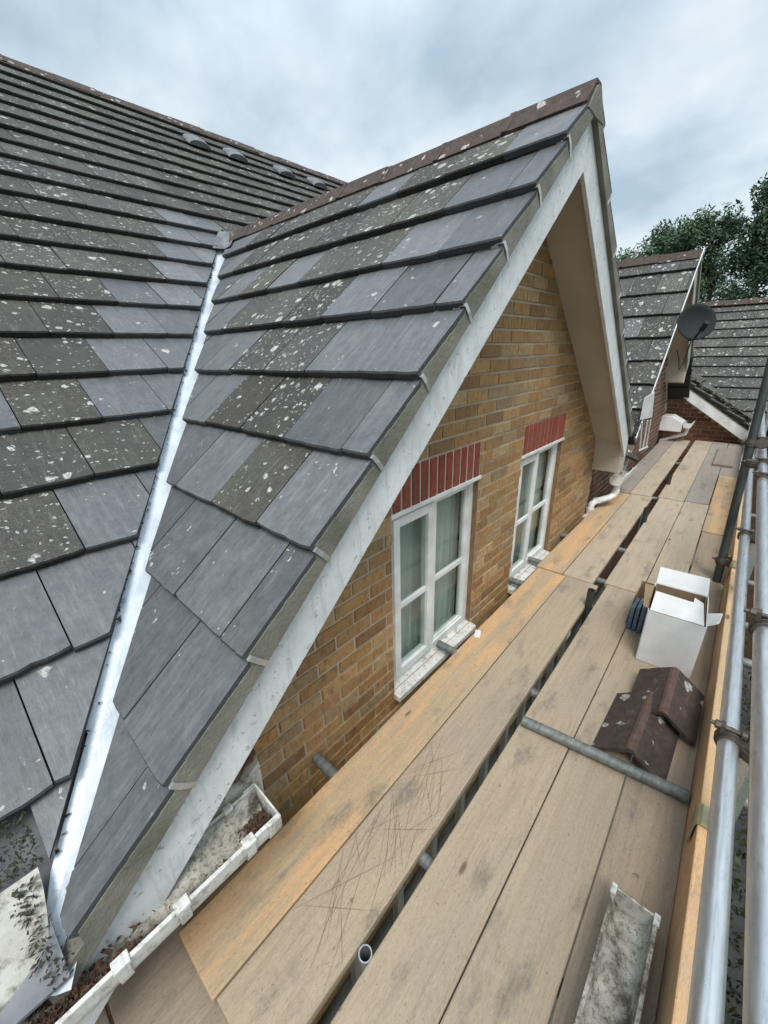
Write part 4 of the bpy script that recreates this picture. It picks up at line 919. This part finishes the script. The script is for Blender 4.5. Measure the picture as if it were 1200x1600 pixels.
# dark raking brace
br0, br1 = V(3.585, -.097, -.12), V(4.0, .004, 1.85)
bo = stube('brace_tube', br0, br1, M['dtube'], 'dark green raking tube rising from the toe board to the right edge', 'scaffold tube', None, .0265)
dd = (br1 - br0).normalized()
def brpt(z): return br0 + dd * ((z - br0.z) / dd.z)
coupler(bo, brpt(.16), dd, (1, 0, 0), .0265, -1); coupler(bo, brpt(1.02), dd, (1, 0, 0), .0265, -1)
# white end standards
for (u, v, zt, lab) in ((9.2, -.21, .70, 'white painted end standard nearest the red brick wall'), (9.6, -.27, 1.0, 'taller white end standard in front of the far lichen roof')):
    o = empty('end_standard', S(u, v, -4.7), lab, 'scaffold standard', 'white end standards'); mb = MB(); mb.tube(S(u, v, -4.7), S(u, v, zt), .03, 16); mb.build('tube', M['upvc'], o, smooth=True)
    mb = MB()
    for z in (zt - .02, zt - .12, zt - .3):
        mb = MB(); mb.tube(S(u, v, z - .012), S(u, v, z + .012), .046, 16); mb.build('collar', M['upvc'], o, smooth=True)
    mb = MB(); mb.tube(S(u, v, zt), S(u, v, zt + .04), .02, 12); mb.build('spigot', M['upvc'], o, smooth=True)
# transoms under the boards
for u, vl, lab in ((.735, 1.135, 'weathered transom tube end poking at the brick wall below the gutter end'), (1.75, 1.125, 'weathered transom tube end resting on the first window sill'), (2.76, 1.125, 'weathered transom tube end at the near corner of the second window sill'), (3.19, 1.125, 'weathered transom tube end at the far part of the second window sill'), (3.87, 1.125, 'weathered transom tube end between the second window and the downpipe'), (5.6, 1.05, 'weathered transom tube showing in the board gap past the dark stubs'), (7.6, 1.0, 'farthest weathered transom tube under the boards')):
    stube('transom_tube', S(u, -.45, -.0635), S(u, vl, -.0635), M['tube'], lab, 'scaffold tube', 'transom tubes under the boards')
# inside standards standing up through the gap
for u, zt, lab in ((2.67, .135, 'dark tube stub rising from the gap beside the end of the scored board'), (4.56, .15, 'dark tube stub rising from the gap in the middle of the deck'), (6.1, .13, 'farthest dark tube stub in the gap between the boards')):
    stube('standard', S(u, .488, -4.7), S(u, .488, zt), M['dtube'], lab, 'scaffold standard', 'tube stubs in the gap')
o = stube('upright_tube', S(.40, .484, -2.0), S(.40, .484, -.012), M['galv'], 'open ended pale tube looking up through the wide gap at the bottom', 'tube', None, .0215)
# loose tube on the boards
lt = stube('loose_tube', V(1.455, .475, .0275), V(1.545, -.165, .0275), M['tube'], 'short weathered tube lying loose across the boards', 'scaffold tube')
# ladder beam in the gap
la = empty('ladder_beam', S(1.4, .484, -.6), 'aluminium ladder beam seen down through the wide gap', 'ladder'); mb = MB()
for z in (-.10, -.64): mb.bar(S(.1, .58, z), S(2.62, .58, z), .030, .040)
mb.build('rail', M['alu'], la, bevel=.003)
for i in range(11):
    mb = MB(); u = .20 + i * .235; mb.bar(S(u, .58, -.12), S(u, .58, -.62), .028, .036, S(1, 0)); mb.build('rung', M['alu'], la)
for v, z, lab in ((-.30, -.12, 'outer ledger tube below the boards'), (.62, -.55, 'inner ledger tube far below the gap')):
    stube('ledger_tube', S(-1.5, v, z), S(9.2, v, z), M['tube'], lab, 'scaffold tube', 'ledger tubes')

# ================================================================== THINGS ON THE DECK
# white carton, open, standing on its end
bx = empty('cardboard_box', (2.5, .05, .003), 'white cardboard box with open flaps standing on the deck', 'box')
bl, brr = V(2.30, .172, .004), V(2.318, -.078, .004); wdir = (brr - bl); Wd = wdir.length; wdir.normalize(); bdir = V(-wdir.y, wdir.x, 0); bdir = bdir if bdir.x > 0 else -bdir
def BP(a, d, z): return bl + wdir * a + bdir * d + V(0, 0, z)
H1, D1 = .335, .34
def panel(mb, pts, th=.004, mi=0):
    pts = [Vector(p) for p in pts]; n_ = (pts[1] - pts[0]).cross(pts[2] - pts[0]).normalized(); mb.prism(pts, n_ * th, mi=mi)
mb = MB()
panel(mb, [BP(0, 0, 0), BP(Wd, 0, 0), BP(Wd, 0, H1), BP(0, 0, H1)])
panel(mb, [BP(Wd, .002, 0), BP(Wd, D1, 0), BP(Wd, D1, H1), BP(Wd, .002, H1)])
panel(mb, [BP(0, D1, 0), BP(0, .002, 0), BP(0, .002, H1), BP(0, D1, H1)])
panel(mb, [BP(0, D1, 0), BP(Wd, D1, 0), BP(Wd, D1, H1), BP(0, D1, H1)])
panel(mb, [BP(0, 0, .002), BP(0, D1, .002), BP(Wd, D1, .002), BP(Wd, 0, .002)])
mb.build('carton', M['card'], bx)
mb = MB(); e = .006
panel(mb, [BP(e, D1 - e, .01), BP(Wd - e, D1 - e, .01), BP(Wd - e, D1 - e, H1 + .0), BP(e, D1 - e, H1)], .002); panel(mb, [BP(e, e + .004, .01), BP(e, D1 - e, .01), BP(e, D1 - e, H1), BP(e, e + .004, H1)], .002); panel(mb, [BP(Wd - e - .004, e + .004, .01), BP(Wd - e - .004, D1 - e, .01), BP(Wd - e - .004, D1 - e, H1), BP(Wd - e - .004, e + .004, H1)], .002)
mb.build('lining', M['brown'], bx)
mb = MB(); panel(mb, [BP(.005, .0, H1 + .003), BP(Wd - .01, .0, H1 + .003), BP(Wd - .03, .10, H1 + .075), BP(Wd * .72, .125, H1 + .082), BP(Wd * .72, .10, H1 + .065), BP(.01, .105, H1 + .07)]); mb.build('flap', M['card'], bx)
mb = MB(); panel(mb, [BP(Wd, .01, H1 - .0), BP(Wd + .045, .02, H1 + .03), BP(Wd + .06, .13, H1 + .03), BP(Wd, .14, H1)]); mb.build('flap', M['card'], bx)
mb = MB(); panel(mb, [BP(0, D1, H1), BP(Wd, D1, H1), BP(Wd, D1 + .17, H1 + .03), BP(0, D1 + .17, H1 + .03)]); mb.build('flap', M['card'], bx)
mb = MB(); panel(mb, [BP(0, .02, H1), BP(-.03, .03, H1 + .0), BP(-.05, .26, H1 + .02), BP(0, .30, H1)]); mb.build('flap', M['brown'], bx)
# brown sleeve and blue wrapped packs leaning beside it
cs = empty('card_sleeve', (2.75, .27, .004), 'brown cardboard sleeve lying behind the left side of the white box', 'cardboard'); mb = MB()
panel(mb, [V(2.62, .30, .004), V(2.84, .30, .004), V(2.84, .285, .22), V(2.62, .285, .22)], .004); panel(mb, [V(2.845, .305, .004), V(2.845, .20, .004), V(2.845, .20, .22), V(2.845, .29, .22)], .004); mb.build('sleeve', M['brown'], cs)
for i, lab in enumerate(('blue wrapped flat pack against the white box, outermost of three', 'blue wrapped flat pack, middle of three beside the white box', 'blue wrapped flat pack, innermost of three beside the white box')):
    mb = MB(); y = .262 - i * .028; mb.box((2.56, y, .004), (2.70, y + .02, .165 + i * .012)); mb.box((2.553, y + .003, .07), (2.556, y + .017, .09)); o = mb.build('wrapped_pack', M['blue'], bevel=.005); tag(o, lab, 'packet', 'blue packs beside the box')
# two angular clay ridge tiles
def ridge_tile(c, ang, L, half, drop, label, tilt=0, roll=0, z=0.0):
    o = empty('ridge_tile', (c[0], c[1], z), label, 'ridge tile', 'old ridge tiles on the deck'); rm = Matrix.Translation((c[0], c[1], z)) @ Matrix.Rotation(ang, 4, 'Z') @ Matrix.Rotation(tilt, 4, 'Y') @ Matrix.Rotation(roll, 4, 'X')
    mb = MB(); nn = 12; mmm = 16; prof = []
    for i in range(mmm + 1):
        k = -1 + 2 * i / mmm; prof.append((k * half, drop * (1 - abs(k) ** 1.12) if abs(k) > .06 else drop * .985))
    vs = []
    for s_ in (0, -.016):
        for j in range(nn + 1):
            for i, (yy, zz) in enumerate(prof):
                x = -L / 2 + L * j / nn; edge = .004 * noise.noise(V(yy * 25, j * .01, c[0] * 9)) if j in (0, nn) else 0
                vs.append(rm @ V(x + edge * 2, yy * (1 if s_ == 0 else .93), zz + s_ + .0016 * noise.noise(V(x * 40, yy * 40, c[0]))))
    w_ = mmm + 1; N_ = (nn + 1) * w_; fs = []
    for j in range(nn):
        for i in range(mmm):
            a = j * w_ + i; fs += [(a, a + 1, a + 1 + w_, a + w_), (N_ + a, N_ + a + w_, N_ + a + 1 + w_, N_ + a + 1)]
    for i in range(mmm): fs += [(i, N_ + i, N_ + i + 1, i + 1), (nn * w_ + i, nn * w_ + i + 1, N_ + nn * w_ + i + 1, N_ + nn * w_ + i)]
    for j in range(nn): fs += [(j * w_, (j + 1) * w_, N_ + (j + 1) * w_, N_ + j * w_), (j * w_ + mmm, N_ + j * w_ + mmm, N_ + (j + 1) * w_ + mmm, (j + 1) * w_ + mmm)]
    mb.add(vs, fs); mb.build('tile_body', M['clay'], o, smooth=True)
    e_ = MB(); e_.sheet([rm @ V(-L / 2 + .004, y, drop * (1 - abs(y / half) ** 1.12) + .001) for y in (-.017, -.006, .006, .017)], (rm.to_3x3() @ V(L - .008, 0, 0)), .0022); e_.build('worn_crest', M['clayedge'], o)
    return o
ridge_tile((1.745, .048), R(-1), .41, .140, .106, 'old dark red ridge tile splashed with white mortar, lower of the two', z=.004)
ridge_tile((1.985, -.012), R(1), .31, .140, .112, 'old dark red ridge tile lying on top of the other one', tilt=R(-8), z=.045)
# gutter offcut
ga = empty('gutter_offcut', (.85, -.09, .004), 'dirty length of grey white gutter lying on the deck', 'gutter')
p0, p1 = V(.30, -.092, .088), V(1.005, -.083, .088); gd = (p1 - p0).normalized(); gs = V(-gd.y, gd.x, 0)
def gprof(base, hw, dep, n=12):
    pts = [base + gs * hw]
    for i in range(n + 1):
        a = math.pi * i / n; pts.append(base + gs * (hw * math.copysign(abs(math.cos(a)) ** .6, math.cos(a))) + V(0, 0, -.01 - (dep - .01) * math.sin(a) ** .7))
    pts.append(base - gs * hw); return pts
mb = MB(); mb.sheet(gprof(p0, .057, .080), p1 - p0, -.004)
for s_ in (1, -1): mb.bar(p0 + gs * .057 * s_, p1 + gs * .057 * s_, .010, .008)
mb.build('channel', M['silt'], ga, smooth=True)
mb = MB(); mb.prism(gprof(p1, .060, .084), gd * .006); mb.build('stop_end', M['dpaint'], ga)
for s_ in (1, -1):
    mb = MB(); mb.bar(p1 - gd * .024 + gs * .058 * s_ + V(0, 0, .003), p1 + gd * .009 + gs * .058 * s_ + V(0, 0, .003), .016, .012); mb.build('clip', M['gpvc'], ga, bevel=.002)
# small scrap on the first window sill board
mb = MB(); mb.box((1.86, .955, .003), (1.93, .99, .010)); o = mb.build('paper_scrap', M['upvc']); o.rotation_euler = (0, 0, .4); tag(o, 'small pale scrap on the board beside the first window sill', 'scrap')

# ================================================================== TREES
def tree(x, y, h, rad, seed, label, tone, n=9000, base=-4.7, dens=1.0, lean=0.0):
    rnd = random.Random(seed); o = empty('tree', (x, y, base), label, 'tree', 'tall trees behind the far houses')
    tk = MB(); top_ = V(x + lean, y, base + h * .93); pts = [V(x, y, base), V(x + lean * .3 + .1, y + .1, base + h * .35), V(x + lean * .7, y - .1, base + h * .65), top_]
    tk.path(pts, [.28, .2, .11, .02], 8); clumps = []
    for i in range(46):
        z = rnd.uniform(.28, 1.0); c0 = pts[1].lerp(top_, max(0, (z - .35) / .65)); c0.z = base + h * (z * .93)
        rr = rad * (math.sin(math.pi * min(1, .18 + z * .78)) ** .8) * rnd.uniform(.25, 1.0); a = rnd.uniform(0, 6.283); q = c0 + V(math.cos(a) * rr, math.sin(a) * rr, rnd.uniform(-.2, .5))
        tk.path([c0 - V(0, 0, rr * .5), c0.lerp(q, .5) + V(0, 0, .1), q], [.05, .03, .008], 5); clumps.append((q, rnd.uniform(.45, 1.0) * (.5 + rad * .16)))
    tk.build('trunk', M['bark'], o)
    cr_ = MB(); per = int(n * 1.35 / len(clumps))
    for q, r_ in clumps:
        t_ = rnd.uniform(.6, 1.3)
        for _ in range(int(per * dens)):
            d = V(rnd.gauss(0, 1), rnd.gauss(0, 1), rnd.gauss(0, .8)); d = d.normalized() * r_ * rnd.random() ** .45; p = q + d; p.z -= .25 * (abs(d.x) + abs(d.y)) ** 1.3
            L = rnd.uniform(.05, .12); u = V(rnd.uniform(-1, 1), rnd.uniform(-1, 1), rnd.uniform(-1.2, .3)).normalized() * L; w_ = u.cross(V(rnd.uniform(-1, 1), rnd.uniform(-1, 1), rnd.uniform(-1, 1))).normalized() * L * .38
            k = t_ * rnd.uniform(.7, 1.3); cr_.add([p - u, p + w_, p + u, p - w_], [(0, 1, 2, 3)], tuple(min(.3, v * k * 1.75) for v in tone))
    cr_.build('crown', M['leaf'], o)
TS = [
 (30, 6.6, 11.2, 2.6, 21, 'broad pale tree far behind the gap between the two gables', (.060, .088, .050), 12000, 1.0),
 (27, 6.6, 11.3, 2.2, 1, 'small light green tree at the left, just clear of the big gable', (.050, .085, .042), 11000, 1.0),
 (26, 5.3, 12.1, 2.2, 2, 'feathery tree with sky showing through, second from the left', (.045, .075, .040), 13000, 1.0),
 (25, 3.9, 12.1, 2.2, 3, 'dense green tree above the neighbouring gable ridge end', (.045, .080, .040), 17000, 1.0),
 (26, 2.9, 12.4, 1.5, 4, 'slim tree beside the gap of sky, right of the dense one', (.036, .062, .034), 9000, 1.0),
 (24, 1.25, 12.5, 1.6, 5, 'tall dark tree at the right edge of the photo', (.032, .058, .032), 16000, 1.0),
 (33, 9.5, 10.0, 3.0, 6, 'low distant tree mostly behind the big gable', (.045, .075, .040), 7000, 1.0),
 (22, 4.4, 8.4, 2.3, 8, 'rounded bushy tree low behind the ridge of the next gable', (.036, .065, .034), 13000, 1.0),
 (23, 1.6, 8.6, 2.3, 10, 'dark bushy tree low behind the lichen roof at the right', (.032, .056, .032), 13000, 1.0),
]
for (x, y, h, r_, sd_, lab, tone, n, de) in TS: tree(x, y, h, r_, sd_, lab, tone, n, dens=de)
# hedge down in the garden seen between the rails
hd = empty('hedge', (3, -2.2, -4.7), 'dark garden hedge far below, glimpsed between the guard rails', 'hedge'); mb = MB(); rnd = random.Random(14)
for _ in range(26000):
    p = V(rnd.uniform(-.6, 9) if rnd.random() < .5 else rnd.uniform(-.6, 3), rnd.gauss(-1.75, .5), -4.7 + abs(rnd.gauss(0, 1.0)) * 1.1); L = rnd.uniform(.02, .05); u = V(rnd.uniform(-1, 1), rnd.uniform(-1, 1), rnd.uniform(-1, 1)).normalized() * L; w_ = u.cross(V(rnd.uniform(-1, 1), rnd.uniform(-1, 1), 1)).normalized() * L * .5; k = rnd.uniform(.4, 1.5)
    mb.add([p - u, p + w_, p + u, p - w_], [(0, 1, 2, 3)], (.026 * k, .032 * k, .012 * k))
mb.build('foliage', M['leaf'], hd)
